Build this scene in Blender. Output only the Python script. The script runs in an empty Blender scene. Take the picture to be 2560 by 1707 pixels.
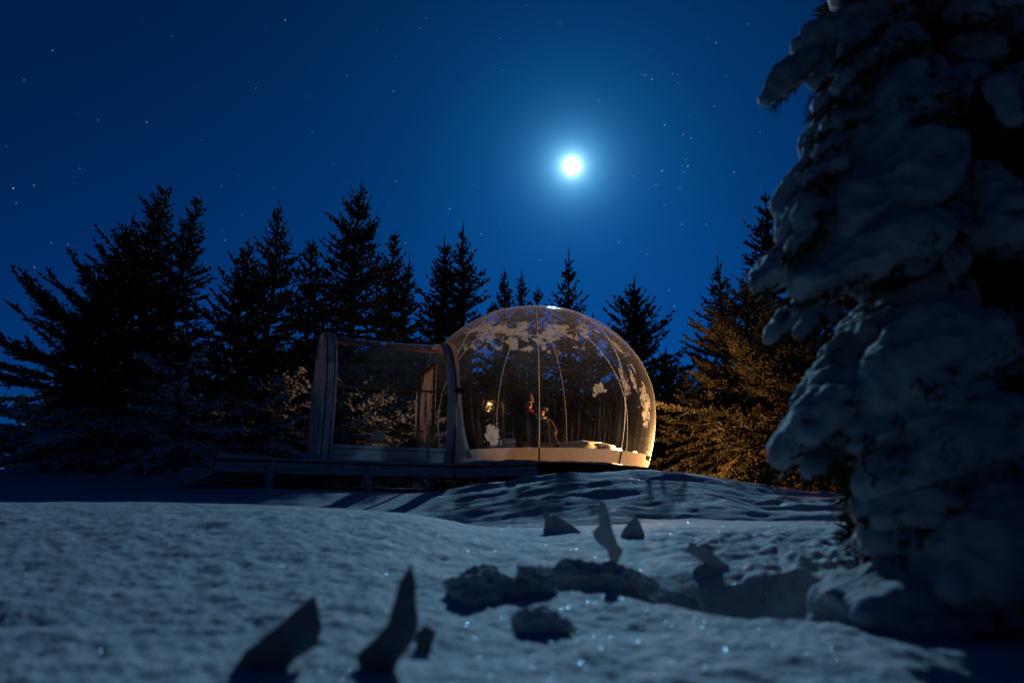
import bpy, bmesh, math, random
import numpy as np
from mathutils import Vector, Matrix, noise as mnoise
from math import radians as RAD, sin, cos, tan, pi, sqrt, atan, atan2

SC = bpy.context.scene
COL = SC.collection

# ------------------------------------------------------------------ camera
EYE = 0.35
PITCH = RAD(14.97)
F = 1707.0
cam_data = bpy.data.cameras.new("camera")
cam = bpy.data.objects.new("camera", cam_data)
COL.objects.link(cam)
cam.location = (0, 0, EYE)
cam.rotation_euler = (pi / 2 + PITCH, 0, 0)
cam_data.sensor_width = 36
cam_data.lens = 24
cam_data.clip_start = 0.02
cam_data.clip_end = 6000
cam_data.dof.use_dof = True
cam_data.dof.focus_distance = 13.2
cam_data.dof.aperture_fstop = 1.2
SC.camera = cam

def ray(px, py):
    """direction through a point of the 2560 x 1707 frame"""
    x = (px - 1280) / F
    y = (853.5 - py) / F
    return Vector((x, cos(PITCH) - y * sin(PITCH), sin(PITCH) + y * cos(PITCH)))

def at(px, py, Y):
    r = ray(px, py)
    return Vector((0, 0, EYE)) + r * (Y / r.y)

MOON = ray(1430, 415).normalized()
MOON_EL = math.asin(MOON.z)
MOON_AZ = atan2(MOON.x, MOON.y)

# ------------------------------------------------------------------ world
world = bpy.data.worlds.new("World")
SC.world = world
world.use_nodes = True
nt = world.node_tree
nt.nodes.clear()

class NB:
    """small helper to write node trees"""
    def __init__(self, tree): self.t = tree
    def n(self, typ, **kw):
        nd = self.t.nodes.new(typ)
        for k, v in kw.items(): setattr(nd, k, v)
        return nd
    def link(self, a, b): self.t.links.new(a, b)
    def setin(self, sock, v):
        if isinstance(v, bpy.types.NodeSocket): self.link(v, sock)
        elif v is not None: sock.default_value = v
    def math(self, op, a, b=None, clamp=False):
        nd = self.n('ShaderNodeMath', operation=op, use_clamp=clamp)
        self.setin(nd.inputs[0], a)
        if b is not None: self.setin(nd.inputs[1], b)
        return nd.outputs[0]
    def vmath(self, op, a, b=None, out=0):
        nd = self.n('ShaderNodeVectorMath', operation=op)
        self.setin(nd.inputs[0], a)
        if b is not None:
            if op == 'SCALE': self.setin(nd.inputs['Scale'], b)
            else: self.setin(nd.inputs[1], b)
        return nd.outputs[out]
    def ramp(self, fac, stops):
        nd = self.n('ShaderNodeValToRGB')
        els = nd.color_ramp.elements
        while len(els) < len(stops): els.new(0.5)
        for e, (p, c) in zip(els, stops):
            e.position = p
            e.color = (c, c, c, 1) if not hasattr(c, '__len__') else (*c, 1)
        self.setin(nd.inputs[0], fac)
        return nd.outputs[0]
    def noise(self, vec, scale, detail=3, rough=0.5, out='Fac'):
        nd = self.n('ShaderNodeTexNoise')
        self.setin(nd.inputs['Vector'], vec)
        nd.inputs['Scale'].default_value = scale
        nd.inputs['Detail'].default_value = detail
        nd.inputs['Roughness'].default_value = rough
        return nd.outputs[out]
    def mapping(self, vec, scale=(1, 1, 1), loc=(0, 0, 0)):
        nd = self.n('ShaderNodeMapping')
        self.setin(nd.inputs['Vector'], vec)
        nd.inputs['Scale'].default_value = scale
        nd.inputs['Location'].default_value = loc
        return nd.outputs[0]
    def mix(self, fac, a, b):
        nd = self.n('ShaderNodeMix', data_type='RGBA')
        self.setin(nd.inputs['Factor'], fac)
        for s, v in ((nd.inputs['A'], a), (nd.inputs['B'], b)):
            if hasattr(v, '__len__') and len(v) == 3: v = (*v, 1)
            self.setin(nd.inputs[[i for i, q in enumerate(nd.inputs) if q == s][0]], v)
        return nd.outputs['Result']

def mixcol(N, fac, a, b):
    nd = N.n('ShaderNodeMix', data_type='RGBA')
    N.setin(nd.inputs[0], fac)
    N.setin(nd.inputs[6], (*a, 1) if isinstance(a, tuple) and len(a) == 3 else a)
    N.setin(nd.inputs[7], (*b, 1) if isinstance(b, tuple) and len(b) == 3 else b)
    return nd.outputs[2]

W = NB(nt)
tc = W.n('ShaderNodeTexCoord')
direction = W.vmath('NORMALIZE', tc.outputs['Generated'])
sky = W.n('ShaderNodeTexSky', sky_type='NISHITA')
sky.sun_disc = False
sky.sun_elevation = MOON_EL
sky.sun_rotation = MOON_AZ
sky.air_density = 1.0
sky.dust_density = 0.2
sky.ozone_density = 3.0
skyc = W.n('ShaderNodeGamma')
W.link(sky.outputs[0], skyc.inputs[0])
skyc.inputs[1].default_value = 1.0
sky_t = W.vmath('MULTIPLY', skyc.outputs[0], (0.00005, 0.0008, 0.0034))
# moonlit air: deep blue, paler low down and towards the moon
cosang = W.vmath('DOT_PRODUCT', direction, tuple(MOON), out='Value')
ang = W.math('ARCCOSINE', W.math('MINIMUM', cosang, 0.99999))
sep = W.n('ShaderNodeSeparateXYZ'); W.link(direction, sep.inputs[0])
zc = W.math('MAXIMUM', sep.outputs[2], 0.0)
lowness = W.math('EXPONENT', W.math('MULTIPLY', zc, -4.5))
toward = W.math('EXPONENT', W.math('MULTIPLY', W.math('MULTIPLY', ang, ang), -1.5))
base = W.math('ADD', 0.025, W.math('MULTIPLY', toward, W.math('ADD', 0.12, W.math('MULTIPLY', lowness, 2.1))))
air = W.vmath('SCALE', (0.0003, 0.060, 0.285), base)
g1 = W.vmath('SCALE', (0.006, 0.110, 0.290), W.math('EXPONENT', W.math('MULTIPLY', ang, -8.5)))
g2 = W.vmath('SCALE', (0.30, 1.05, 1.45), W.math('EXPONENT', W.math('MULTIPLY', ang, -46.0)))
g3 = W.vmath('SCALE', (4.5, 5.6, 6.2), W.math('EXPONENT', W.math('MULTIPLY', ang, -170.0)))
g2 = W.vmath('ADD', g2, g3)
tot = W.vmath('ADD', W.vmath('ADD', sky_t, air), W.vmath('ADD', g1, g2))
bg = W.n('ShaderNodeBackground')
W.link(tot, bg.inputs[0])
bg.inputs[1].default_value = 1.0
wo = W.n('ShaderNodeOutputWorld')
W.link(bg.outputs[0], wo.inputs[0])

# ------------------------------------------------------------------ moonlight
sun_d = bpy.data.lights.new("moonlight", 'SUN')
sun_d.energy = 1.12
sun_d.angle = RAD(0.6)
sun_d.color = (0.34, 0.70, 1.0)
sun = bpy.data.objects.new("moonlight", sun_d)
COL.objects.link(sun)
sun.rotation_euler = MOON.to_track_quat('Z', 'Y').to_euler()

SC.view_settings.view_transform = 'Standard'
SC.view_settings.look = 'None'
SC.view_settings.exposure = 0
SC.view_settings.gamma = 1
SC.view_settings.use_curve_mapping = False
SC.render.engine = 'CYCLES'
cy = SC.cycles
cy.max_bounces = 8
cy.diffuse_bounces = 3
cy.glossy_bounces = 3
cy.transparent_max_bounces = 24
cy.sample_clamp_indirect = 1.5
cy.caustics_reflective = False
cy.caustics_refractive = False
cy.use_denoising = True
cy.denoising_prefilter = 'ACCURATE'

# ------------------------------------------------------------------ helpers
def tag(o, label=None, cat=None, group=None, kind=None):
    if label: o['label'] = label
    if cat: o['category'] = cat
    if group: o['group'] = group
    if kind: o['kind'] = kind
    return o

def empty(name, loc, label, cat, group=None, rz=0):
    o = bpy.data.objects.new(name, None)
    o.empty_display_size = 0.2
    o.location = loc
    o.rotation_euler = (0, 0, rz)
    COL.objects.link(o)
    return tag(o, label, cat, group)

def mesh_obj(name, V, Fs, mat, parent=None, smooth=False, mats=None, midx=None):
    me = bpy.data.meshes.new(name)
    if isinstance(V, np.ndarray) and isinstance(Fs, np.ndarray):
        nv, nf, k = len(V), len(Fs), Fs.shape[1]
        me.vertices.add(nv)
        me.vertices.foreach_set('co', V.astype(np.float32).ravel())
        me.loops.add(nf * k)
        me.loops.foreach_set('vertex_index', Fs.astype(np.int32).ravel())
        me.polygons.add(nf)
        me.polygons.foreach_set('loop_start', np.arange(0, nf * k, k, dtype=np.int32))
        me.polygons.foreach_set('loop_total', np.full(nf, k, dtype=np.int32))
        me.update(calc_edges=True)
    else:
        me.from_pydata([tuple(v) for v in V], [], Fs)
        me.update()
    if smooth:
        me.polygons.foreach_set('use_smooth', np.ones(len(me.polygons), dtype=bool))
    for m in (mats or [mat]): me.materials.append(m)
    if midx is not None: me.polygons.foreach_set('material_index', np.asarray(midx, dtype=np.int32))
    o = bpy.data.objects.new(name, me)
    COL.objects.link(o)
    if parent is not None: o.parent = parent
    return o

class MB:
    def __init__(self): self.v, self.f = [], []
    def add(self, vs, fs):
        n = len(self.v)
        self.v += [Vector(v) for v in vs]
        self.f += [tuple(i + n for i in f) for f in fs]
    def box(self, c, s, M=None):
        hx, hy, hz = s[0] / 2, s[1] / 2, s[2] / 2
        vs = [Vector((x, y, z)) for x in (-hx, hx) for y in (-hy, hy) for z in (-hz, hz)]
        if M is not None: vs = [M @ v for v in vs]
        self.add([Vector(c) + v for v in vs],
                 [(0, 1, 3, 2), (4, 6, 7, 5), (0, 4, 5, 1), (2, 3, 7, 6), (0, 2, 6, 4), (1, 5, 7, 3)])
    def bar(self, a, b, w, h, up=Vector((0, 0, 1))):
        """box section from a to b, w wide sideways and h high"""
        a, b = Vector(a), Vector(b)
        d = (b - a).normalized()
        s = d.cross(up)
        if s.length < 1e-4: s = d.cross(Vector((1, 0, 0)))
        s.normalize(); u = s.cross(d).normalized()
        vs = [p + s * (w / 2 * i) + u * (h / 2 * j) for p in (a, b) for i, j in ((-1, -1), (1, -1), (1, 1), (-1, 1))]
        self.add(vs, [(3, 2, 1, 0), (4, 5, 6, 7), (0, 1, 5, 4), (1, 2, 6, 5), (2, 3, 7, 6), (3, 0, 4, 7)])
    def tube(self, pts, rad, n=6, cap=True):
        pts = [Vector(p) for p in pts]
        if not hasattr(rad, '__len__'): rad = [rad] * len(pts)
        base = len(self.v); up = Vector((0.13, 0.21, 0.97))
        for i, p in enumerate(pts):
            d = (pts[min(i + 1, len(pts) - 1)] - pts[max(i - 1, 0)]).normalized()
            s = d.cross(up)
            if s.length < 0.05: s = d.cross(Vector((1, 0, 0)))
            s.normalize(); u = s.cross(d)
            for k in range(n):
                a = 2 * pi * k / n
                self.v.append(p + (s * cos(a) + u * sin(a)) * rad[i])
        for i in range(len(pts) - 1):
            for k in range(n):
                q = base + i * n
                self.f.append((q + k, q + (k + 1) % n, q + n + (k + 1) % n, q + n + k))
        if cap:
            self.f.append(tuple(base + k for k in reversed(range(n))))
            q = base + (len(pts) - 1) * n
            self.f.append(tuple(q + k for k in range(n)))
    def grid(self, rows, close_u=False):
        """rows: list of equally long point lists"""
        base = len(self.v); m = len(rows[0])
        for r in rows: self.v += [Vector(p) for p in r]
        for i in range(len(rows) - 1):
            for j in range(m if close_u else m - 1):
                a = base + i * m + j; b = base + i * m + (j + 1) % m
                self.f.append((a, b, b + m, a + m))
    def build(self, name, mat, parent=None, smooth=False, bevel=0, origin=None):
        vs = self.v if origin is None else [v - Vector(origin) for v in self.v]
        o = mesh_obj(name, vs, self.f, mat, parent, smooth)
        if origin is not None: o.location = origin
        if bevel:
            b = o.modifiers.new('bevel', 'BEVEL'); b.width = bevel; b.segments = 1; b.limit_method = 'ANGLE'
        return o

_rng = np.random.RandomState(7)
_perm = np.tile(_rng.permutation(512), 2)
_grad = _rng.rand(1024) * 2 - 1
def vnoise(x, y, z=0.0):
    """smooth value noise, arrays in, -1..1"""
    x, y, z = np.broadcast_arrays(np.asarray(x, float), np.asarray(y, float), np.asarray(z, float))
    xi, yi, zi = np.floor(x).astype(int), np.floor(y).astype(int), np.floor(z).astype(int)
    fx, fy, fz = x - xi, y - yi, z - zi
    fx, fy, fz = [t * t * t * (t * (t * 6 - 15) + 10) for t in (fx, fy, fz)]
    def h(a, b, c): return _grad[_perm[(_perm[(_perm[a & 511] + b) & 511] + c) & 511]]
    r = 0
    for dz, wz in ((0, 1 - fz), (1, fz)):
        for dy, wy in ((0, 1 - fy), (1, fy)):
            for dx, wx in ((0, 1 - fx), (1, fx)):
                r = r + h(xi + dx, yi + dy, zi + dz) * wx * wy * wz
    return r
def fbm(x, y, z=0.0, o=4, g=0.5):
    s, a, f = 0, 1, 1
    for i in range(o):
        s = s + a * vnoise(x * f + 17.3 * i, y * f - 9.1 * i, np.asarray(z) * f); a *= g; f *= 2.03
    return s

# ------------------------------------------------------------------ materials
def material(name):
    m = bpy.data.materials.new(name)
    m.use_nodes = True
    m.node_tree.nodes.clear()
    return m, NB(m.node_tree)

def finish(N, shader, disp=None):
    o = N.n('ShaderNodeOutputMaterial')
    N.link(shader, o.inputs[0])

def bsdf(N, color, rough=0.6, spec=0.3, normal=None, metallic=0.0):
    b = N.n('ShaderNodeBsdfPrincipled')
    N.setin(b.inputs['Base Color'], (*color, 1) if isinstance(color, tuple) and len(color) == 3 else color)
    N.setin(b.inputs['Roughness'], rough)
    N.setin(b.inputs['Specular IOR Level'], spec)
    N.setin(b.inputs['Metallic'], metallic)
    if normal is not None: N.link(normal, b.inputs['Normal'])
    return b.outputs[0]

def bump(N, h, strength, dist):
    b = N.n('ShaderNodeBump')
    b.inputs['Strength'].default_value = strength
    b.inputs['Distance'].default_value = dist
    N.link(h, b.inputs['Height'])
    return b.outputs[0]

def simple(name, color, rough=0.6, spec=0.3, var=0.25, scale=6, bmp=0.2, bd=0.004, stretch=(1, 1, 1), metallic=0.0):
    m, N = material(name)
    t = N.n('ShaderNodeTexCoord')
    v = N.mapping(t.outputs['Object'], stretch)
    f = N.noise(v, scale, 5, 0.6)
    c2 = tuple(max(0, c * (1 - var * 1.6)) for c in color)
    c3 = tuple(min(1, c * (1 + var * 0.6)) for c in color)
    col = mixcol(N, N.ramp(f, [(0.3, 0.0), (0.7, 1.0)]), c2, c3)
    finish(N, bsdf(N, col, rough, spec, bump(N, N.noise(v, scale * 6, 3), bmp, bd), metallic))
    return m

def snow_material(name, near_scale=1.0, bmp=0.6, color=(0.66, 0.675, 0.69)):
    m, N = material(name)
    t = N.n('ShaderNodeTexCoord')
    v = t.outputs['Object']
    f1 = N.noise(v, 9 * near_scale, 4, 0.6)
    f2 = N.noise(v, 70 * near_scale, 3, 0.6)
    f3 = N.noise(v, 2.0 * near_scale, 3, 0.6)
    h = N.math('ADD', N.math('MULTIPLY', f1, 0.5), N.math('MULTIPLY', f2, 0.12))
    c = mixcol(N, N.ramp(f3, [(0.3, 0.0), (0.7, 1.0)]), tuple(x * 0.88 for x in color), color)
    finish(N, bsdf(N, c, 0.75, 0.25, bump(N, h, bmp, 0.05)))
    return m

M_SNOW = snow_material('snow')
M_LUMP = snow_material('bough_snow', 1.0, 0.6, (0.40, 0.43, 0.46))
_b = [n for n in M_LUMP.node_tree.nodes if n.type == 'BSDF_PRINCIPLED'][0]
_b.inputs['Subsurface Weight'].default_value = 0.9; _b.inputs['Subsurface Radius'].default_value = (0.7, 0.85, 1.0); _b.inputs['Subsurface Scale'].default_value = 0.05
M_SHADED_CRUST = snow_material('shaded_crust', 2.0, 0.4, (0.20, 0.215, 0.235))  # darker copy of the snow: backlit shade of the near fins put into colour
M_DUST = simple('dusting_snow', (0.90, 0.90, 0.91), 0.8, 0.2, 0.15, 14, 0.2)

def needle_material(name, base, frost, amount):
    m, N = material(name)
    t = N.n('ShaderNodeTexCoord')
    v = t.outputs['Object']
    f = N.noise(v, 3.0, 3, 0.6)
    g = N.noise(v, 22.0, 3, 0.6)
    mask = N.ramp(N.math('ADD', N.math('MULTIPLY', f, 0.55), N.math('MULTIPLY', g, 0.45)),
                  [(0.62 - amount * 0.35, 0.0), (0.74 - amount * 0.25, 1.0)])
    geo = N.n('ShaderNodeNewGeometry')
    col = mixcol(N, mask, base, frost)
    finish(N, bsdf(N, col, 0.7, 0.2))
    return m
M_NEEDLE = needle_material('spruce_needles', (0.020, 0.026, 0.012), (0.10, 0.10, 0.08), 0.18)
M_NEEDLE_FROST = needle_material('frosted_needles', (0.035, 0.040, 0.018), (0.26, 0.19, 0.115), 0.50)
M_BARK = simple('spruce_bark', (0.07, 0.05, 0.035), 0.9, 0.1, 0.4, 12, 0.6, 0.01, (1, 1, 0.3))
M_WOOD = simple('grey_planed_wood', (0.62, 0.65, 0.70), 0.7, 0.2, 0.3, 5, 0.4, 0.004, (1, 1, 6))
M_DARKWOOD = simple('brown_platform_wood', (0.10, 0.035, 0.018), 0.7, 0.2, 0.4, 6, 0.4, 0.004)
M_PINE = simple('orange_pine', (0.45, 0.20, 0.06), 0.55, 0.3, 0.3, 7, 0.3, 0.003)

def fabric(name, color, transl=0.35, weave=140):
    m, N = material(name)
    t = N.n('ShaderNodeTexCoord')
    v = t.outputs['Object']
    f = N.noise(v, 3.2, 4, 0.6)
    w = N.noise(v, weave, 2, 0.5)
    crease = N.noise(N.mapping(v, (14, 14, 1.6)), 1.0, 3, 0.6)
    col = mixcol(N, f, tuple(c * 0.82 for c in color), color)
    nrm = bump(N, N.math('ADD', N.math('MULTIPLY', crease, 0.8), N.math('MULTIPLY', w, 0.1)), 0.5, 0.02)
    d = N.n('ShaderNodeBsdfDiffuse'); N.link(col, d.inputs[0]); N.link(nrm, d.inputs['Normal'])
    tr = N.n('ShaderNodeBsdfTranslucent'); N.link(col, tr.inputs[0]); N.link(nrm, tr.inputs['Normal'])
    mx = N.n('ShaderNodeMixShader'); mx.inputs[0].default_value = transl
    N.link(d.outputs[0], mx.inputs[1]); N.link(tr.outputs[0], mx.inputs[2])
    finish(N, mx.outputs[0])
    return m
M_WHITEFAB = fabric('white_tent_fabric', (0.72, 0.62, 0.55), 0.28)
M_GREYFAB = fabric('grey_tent_fabric', (0.74, 0.77, 0.82), 0.15)
M_SLATEFAB = fabric('slate_tent_fabric', (0.42, 0.43, 0.52), 0.10)
M_ZIP = simple('zip_black', (0.02, 0.02, 0.022), 0.5, 0.4)
M_BLACK = simple('black_print', (0.012, 0.012, 0.014), 0.5, 0.4)
M_PAPER = simple('paper_white', (0.7, 0.7, 0.7), 0.7, 0.2, 0.1, 3)
M_BED = fabric('bedding', (0.72, 0.68, 0.62), 0.1, 60)

def clear_plastic(name, streak=0.0, haze=0.02, top=0.0):
    """thin clear sheet: mostly see-through, glossy film, faint condensation that light catches"""
    m, N = material(name)
    t = N.n('ShaderNodeTexCoord')
    v = t.outputs['Object']
    lw = N.n('ShaderNodeLayerWeight'); lw.inputs[0].default_value = 0.5
    face = lw.outputs['Facing']
    rim = N.math('POWER', face, 4.2)
    wob = N.noise(v, 2.2, 3, 0.5)
    crinkle = bump(N, N.math('ADD', N.math('MULTIPLY', wob, 1.0), N.math('MULTIPLY', N.noise(v, 9.0, 3), 0.12)), 0.35, 0.06)
    tr = N.n('ShaderNodeBsdfTransparent')
    tr.inputs[0].default_value = (0.86, 0.87, 0.88, 1)
    gl = N.n('ShaderNodeBsdfGlossy')
    gl.inputs[0].default_value = (1, 1, 1, 1)
    gl.inputs['Roughness'].default_value = 0.11
    N.link(crinkle, gl.inputs['Normal'])
    gfac = N.math('ADD', 0.012, N.math('MULTIPLY', rim, 0.62), clamp=True)
    m1 = N.n('ShaderNodeMixShader'); N.link(gfac, m1.inputs[0])
    N.link(tr.outputs[0], m1.inputs[1]); N.link(gl.outputs[0], m1.inputs[2])
    # condensation
    sx = N.n('ShaderNodeSeparateXYZ'); N.link(v, sx.inputs[0])
    azim = N.math('ARCTAN2', sx.outputs[1], sx.outputs[0])
    cv = N.n('ShaderNodeCombineXYZ')
    N.link(N.math('MULTIPLY', azim, 42.0), cv.inputs[0])
    N.link(N.math('MULTIPLY', sx.outputs[2], 0.9), cv.inputs[1])
    st = N.noise(cv.outputs[0], 1.0, 2, 0.7)
    st = N.ramp(st, [(0.5, 0.0), (0.72, 1.0)])
    low = N.ramp(N.math('ADD', N.math('MULTIPLY', sx.outputs[2], 0.4), 0.5), [(0.15, 1.0), (0.62, 0.0)])
    blot = N.ramp(N.noise(v, 1.3, 4, 0.65), [(0.42, 0.0), (0.75, 1.0)])
    high = N.ramp(N.math('ADD', N.math('MULTIPLY', sx.outputs[2], 0.25), 0.5), [(0.62, 0.0), (0.98, 1.0)])
    specks = N.ramp(N.noise(v, 38.0, 2, 0.6), [(0.66, 0.0), (0.74, 1.0)])
    hz = N.math('ADD', haze, N.math('MULTIPLY', rim, 0.14))
    if streak: hz = N.math('ADD', hz, N.math('MULTIPLY', N.math('MULTIPLY', st, low), streak))
    hz = N.math('ADD', hz, N.math('MULTIPLY', N.math('MULTIPLY', blot, 1.0), haze * 1.6))
    hz = N.math('ADD', hz, N.math('MULTIPLY', N.math('MULTIPLY', blot, specks), 0.22))
    hz = N.math('ADD', hz, N.math('MULTIPLY', N.math('MULTIPLY', high, N.ramp(N.noise(v, 2.6, 5, 0.65), [(0.3, 0.25), (0.7, 1.0)])), top))
    d = N.n('ShaderNodeBsdfDiffuse'); d.inputs[0].default_value = (0.8, 0.83, 0.86, 1)
    tl = N.n('ShaderNodeBsdfTranslucent'); tl.inputs[0].default_value = (0.8, 0.83, 0.86, 1)
    dm = N.n('ShaderNodeMixShader'); dm.inputs[0].default_value = 0.5
    N.link(d.outputs[0], dm.inputs[1]); N.link(tl.outputs[0], dm.inputs[2])
    m2 = N.n('ShaderNodeMixShader'); N.link(N.math('MINIMUM', hz, 0.9), m2.inputs[0])
    N.link(m1.outputs[0], m2.inputs[1]); N.link(dm.outputs[0], m2.inputs[2])
    finish(N, m2.outputs[0])
    return m
M_SHELL = clear_plastic('clear_bubble_film', 0.075, 0.003, 0.10)
M_TUNNEL = clear_plastic('clear_tunnel_film', 0.0, 0.003, 0.05)

def frost_material():
    m, N = material('frost_on_film')
    t = N.n('ShaderNodeTexCoord')
    f = N.noise(t.outputs['Object'], 40, 3, 0.6)
    col = mixcol(N, f, (0.5, 0.5, 0.5), (0.85, 0.85, 0.85))
    d = N.n('ShaderNodeBsdfDiffuse'); N.link(col, d.inputs[0])
    tl = N.n('ShaderNodeBsdfTranslucent'); N.link(col, tl.inputs[0])
    mx = N.n('ShaderNodeMixShader'); mx.inputs[0].default_value = 0.4
    N.link(d.outputs[0], mx.inputs[1]); N.link(tl.outputs[0], mx.inputs[2])
    mth = N.n('ShaderNodeMath', operation='MULTIPLY')
    tp = N.n('ShaderNodeBsdfTransparent'); mz = N.n('ShaderNodeMixShader')
    N.link(N.ramp(N.math('ADD', N.math('MULTIPLY', N.noise(t.outputs['Object'], 9, 5, 0.7), 0.7), N.math('MULTIPLY', f, 0.3)), [(0.32, 0.25), (0.52, 0.96)]), mth.inputs[0])
    an = N.n('ShaderNodeAttribute', attribute_name='thick'); N.link(N.math('MAXIMUM', an.outputs['Fac'], 0.08), mth.inputs[1]); N.link(mth.outputs[0], mz.inputs[0])
    N.link(tp.outputs[0], mz.inputs[1]); N.link(mx.outputs[0], mz.inputs[2])
    finish(N, mz.outputs[0])
    return m
M_FROST = frost_material()
def emitter(name, col, s):
    m, N = material(name)
    e = N.n('ShaderNodeEmission'); e.inputs[0].default_value = (*col, 1); e.inputs[1].default_value = s
    finish(N, e.outputs[0]); return m

# ------------------------------------------------------------------ terrain
COLS = np.array([-1.6, -0.75, -0.51, -0.27, -0.13, -0.05, 0.07, 0.16, 0.25, 0.33, 0.42, 0.75, 1.6])
ROWS = np.array([0.0, 1.5, 2.5, 4.0, 5.2, 6.2, 7.5, 9.0, 10.0, 11.0, 12.5, 14.0, 18.0, 40.0])
TAB = np.array([
 # 0     1.5   2.5   4     5.2   6.2   7.5   9     10    11    12.5  14    18    40
 [-.05, .00,  .12,  .36,  .53,  .50,  .58,  .80,  .95,  1.10, 1.28, 1.30, 1.2,  0.4],
 [-.05, .00,  .12,  .37,  .53,  .44,  .52,  .78,  .93,  1.08, 1.28, 1.30, 1.2,  0.4],
 [-.05, .00,  .12,  .37,  .53,  .42,  .46,  .70,  .84,  .98,  1.20, 1.28, 1.2,  0.4],
 [-.05, .00,  .11,  .34,  .495, .39,  .42,  .64,  .82,  .88,  1.00, 1.10, 1.2,  0.4],
 [-.05, .00,  .10,  .29,  .44,  .36,  .38,  .58,  .75,  .82,  .92,  1.05, 1.2,  0.4],
 [-.05, .00,  .08,  .24,  .335, .31,  .43,  .70,  .88,  .90,  .95, 1.05, 1.2,  0.4],
 [-.05, .00,  .08,  .23,  .325, .35,  .55,  .87,  1.07, 1.09, 1.05, 1.10, 1.2,  0.4],
 [-.05, .00,  .08,  .24,  .325, .37,  .60,  .93,  1.11, 1.12, 1.05, 1.10, 1.2,  0.4],
 [-.05, .00,  .08,  .24,  .330, .38,  .58,  .88,  1.07, 1.08, 1.05, 1.10, 1.2,  0.4],
 [-.05, .00,  .07,  .24,  .335, .38,  .52,  .75,  .90,  1.00, .98,  1.00, 1.1,  0.4],
 [-.05, .00,  .05,  .24,  .34,  .38,  .46,  .65,  .76,  .85,  .90,  .95,  1.0,  0.4],
 [-.05, .00,  .04,  .22,  .34,  .36,  .42,  .50,  .58,  .62,  .66,  .70,  .8,   0.4],
 [-.05, .00,  .04,  .22,  .34,  .36,  .42,  .50,  .58,  .62,  .66,  .70,  .8,   0.4]])
# resample the table smoothly
_u = np.linspace(-1.6, 1.6, 321); _y = np.linspace(0, 40, 801)
_t1 = np.array([np.interp(_y, ROWS, TAB[i]) for i in range(len(COLS))])
_t2 = np.array([np.interp(_u, COLS, _t1[:, j]) for j in range(len(_y))]).T
def _blur(a, axis, s):
    k = np.exp(-0.5 * (np.arange(-4 * s, 4 * s + 1) / s) ** 2); k /= k.sum()
    pad = [(0, 0), (0, 0)]; pad[axis] = (4 * s, 4 * s)
    b = np.pad(a, pad, mode='edge')
    return np.apply_along_axis(lambda r: np.convolve(r, k, 'valid'), axis, b)
_t2 = _blur(_blur(_t2, 0, 3), 1, 5)
def smooth01(t): t = np.clip(t, 0, 1); return t * t * (3 - 2 * t)
def terrain(x, y):
    x = np.asarray(x, float); y = np.asarray(y, float)
    yy = np.clip(y, 0.3, 39.9)
    u = np.clip(x / np.maximum(yy, 1.0), -1.59, 1.59)
    fi = (u + 1.6) / 0.01; fj = yy / 0.05
    i = np.clip(fi.astype(int), 0, 319); j = np.clip(fj.astype(int), 0, 799)
    a, b = fi - i, fj - j
    z = (_t2[i, j] * (1 - a) * (1 - b) + _t2[i + 1, j] * a * (1 - b) + _t2[i, j + 1] * (1 - a) * b + _t2[i + 1, j + 1] * a * b)
    far = smooth01((y - 30) / 60); z = z * (1 - far)
    # wind-carved ridges on the mound in front of the bubble
    w = smooth01((y - 5.6) / 1.2) * smooth01((12 - y) / 1.5) * smooth01((x / np.maximum(yy, 1) + 0.16) / 0.1)
    r = fbm(x * 0.55 + 3 + y * 0.15, y * 1.9 - x * 0.25, 1.0, 4, 0.5)
    z = z + w * (0.052 * (1 - np.abs(r) * 1.8) - 0.02 + 0.007 * fbm(x * 5, y * 7, 3.0, 3, 0.6))
    # trampled lumps and pits close by
    n = smooth01((y - 0.6) / 0.8) * smooth01((6.0 - y) / 2.0)
    g = fbm(x * 4.2, y * 4.2, 2.0, 4, 0.55)
    z = z + n * 0.011 * g - n * 0.010 * smooth01((fbm(x * 2.3 + 9, y * 3.2, 5.0, 4, 0.6) - 0.5) / 0.7)
    z = z + n * (0.0042 * fbm(x * 21, y * 21, 4.0, 3, 0.65) - 0.004 * smooth01((fbm(x * 8 + 2, y * 9, 11.0, 3, 0.6) - 0.35) / 0.7))
    rr = smooth01((x - 0.6) / 0.6) * smooth01((y - 2.4) / 0.6) * smooth01((5.3 - y) / 1.0)
    z = z + rr * 0.03 * fbm(x * 7, y * 7, 7.0, 3, 0.6)
    # hollows: footprint pit on the right of the mound
    for hx, hy, rad_, dep in ((at(1880, 1262, 8.4).x, 8.4, 0.22, 0.13), (at(1560, 1270, 7.6).x, 7.55, 0.28, 0.05), (at(1920, 1480, 2.75).x, 2.72, 0.30, 0.15)):
        d = np.sqrt(((x - hx) / 1.5) ** 2 + (y - hy) ** 2)
        z = z - dep * np.exp(-(d / rad_) ** 4)
    return z
def tz(x, y): return float(terrain(np.array([x]), np.array([y]))[0])

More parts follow.
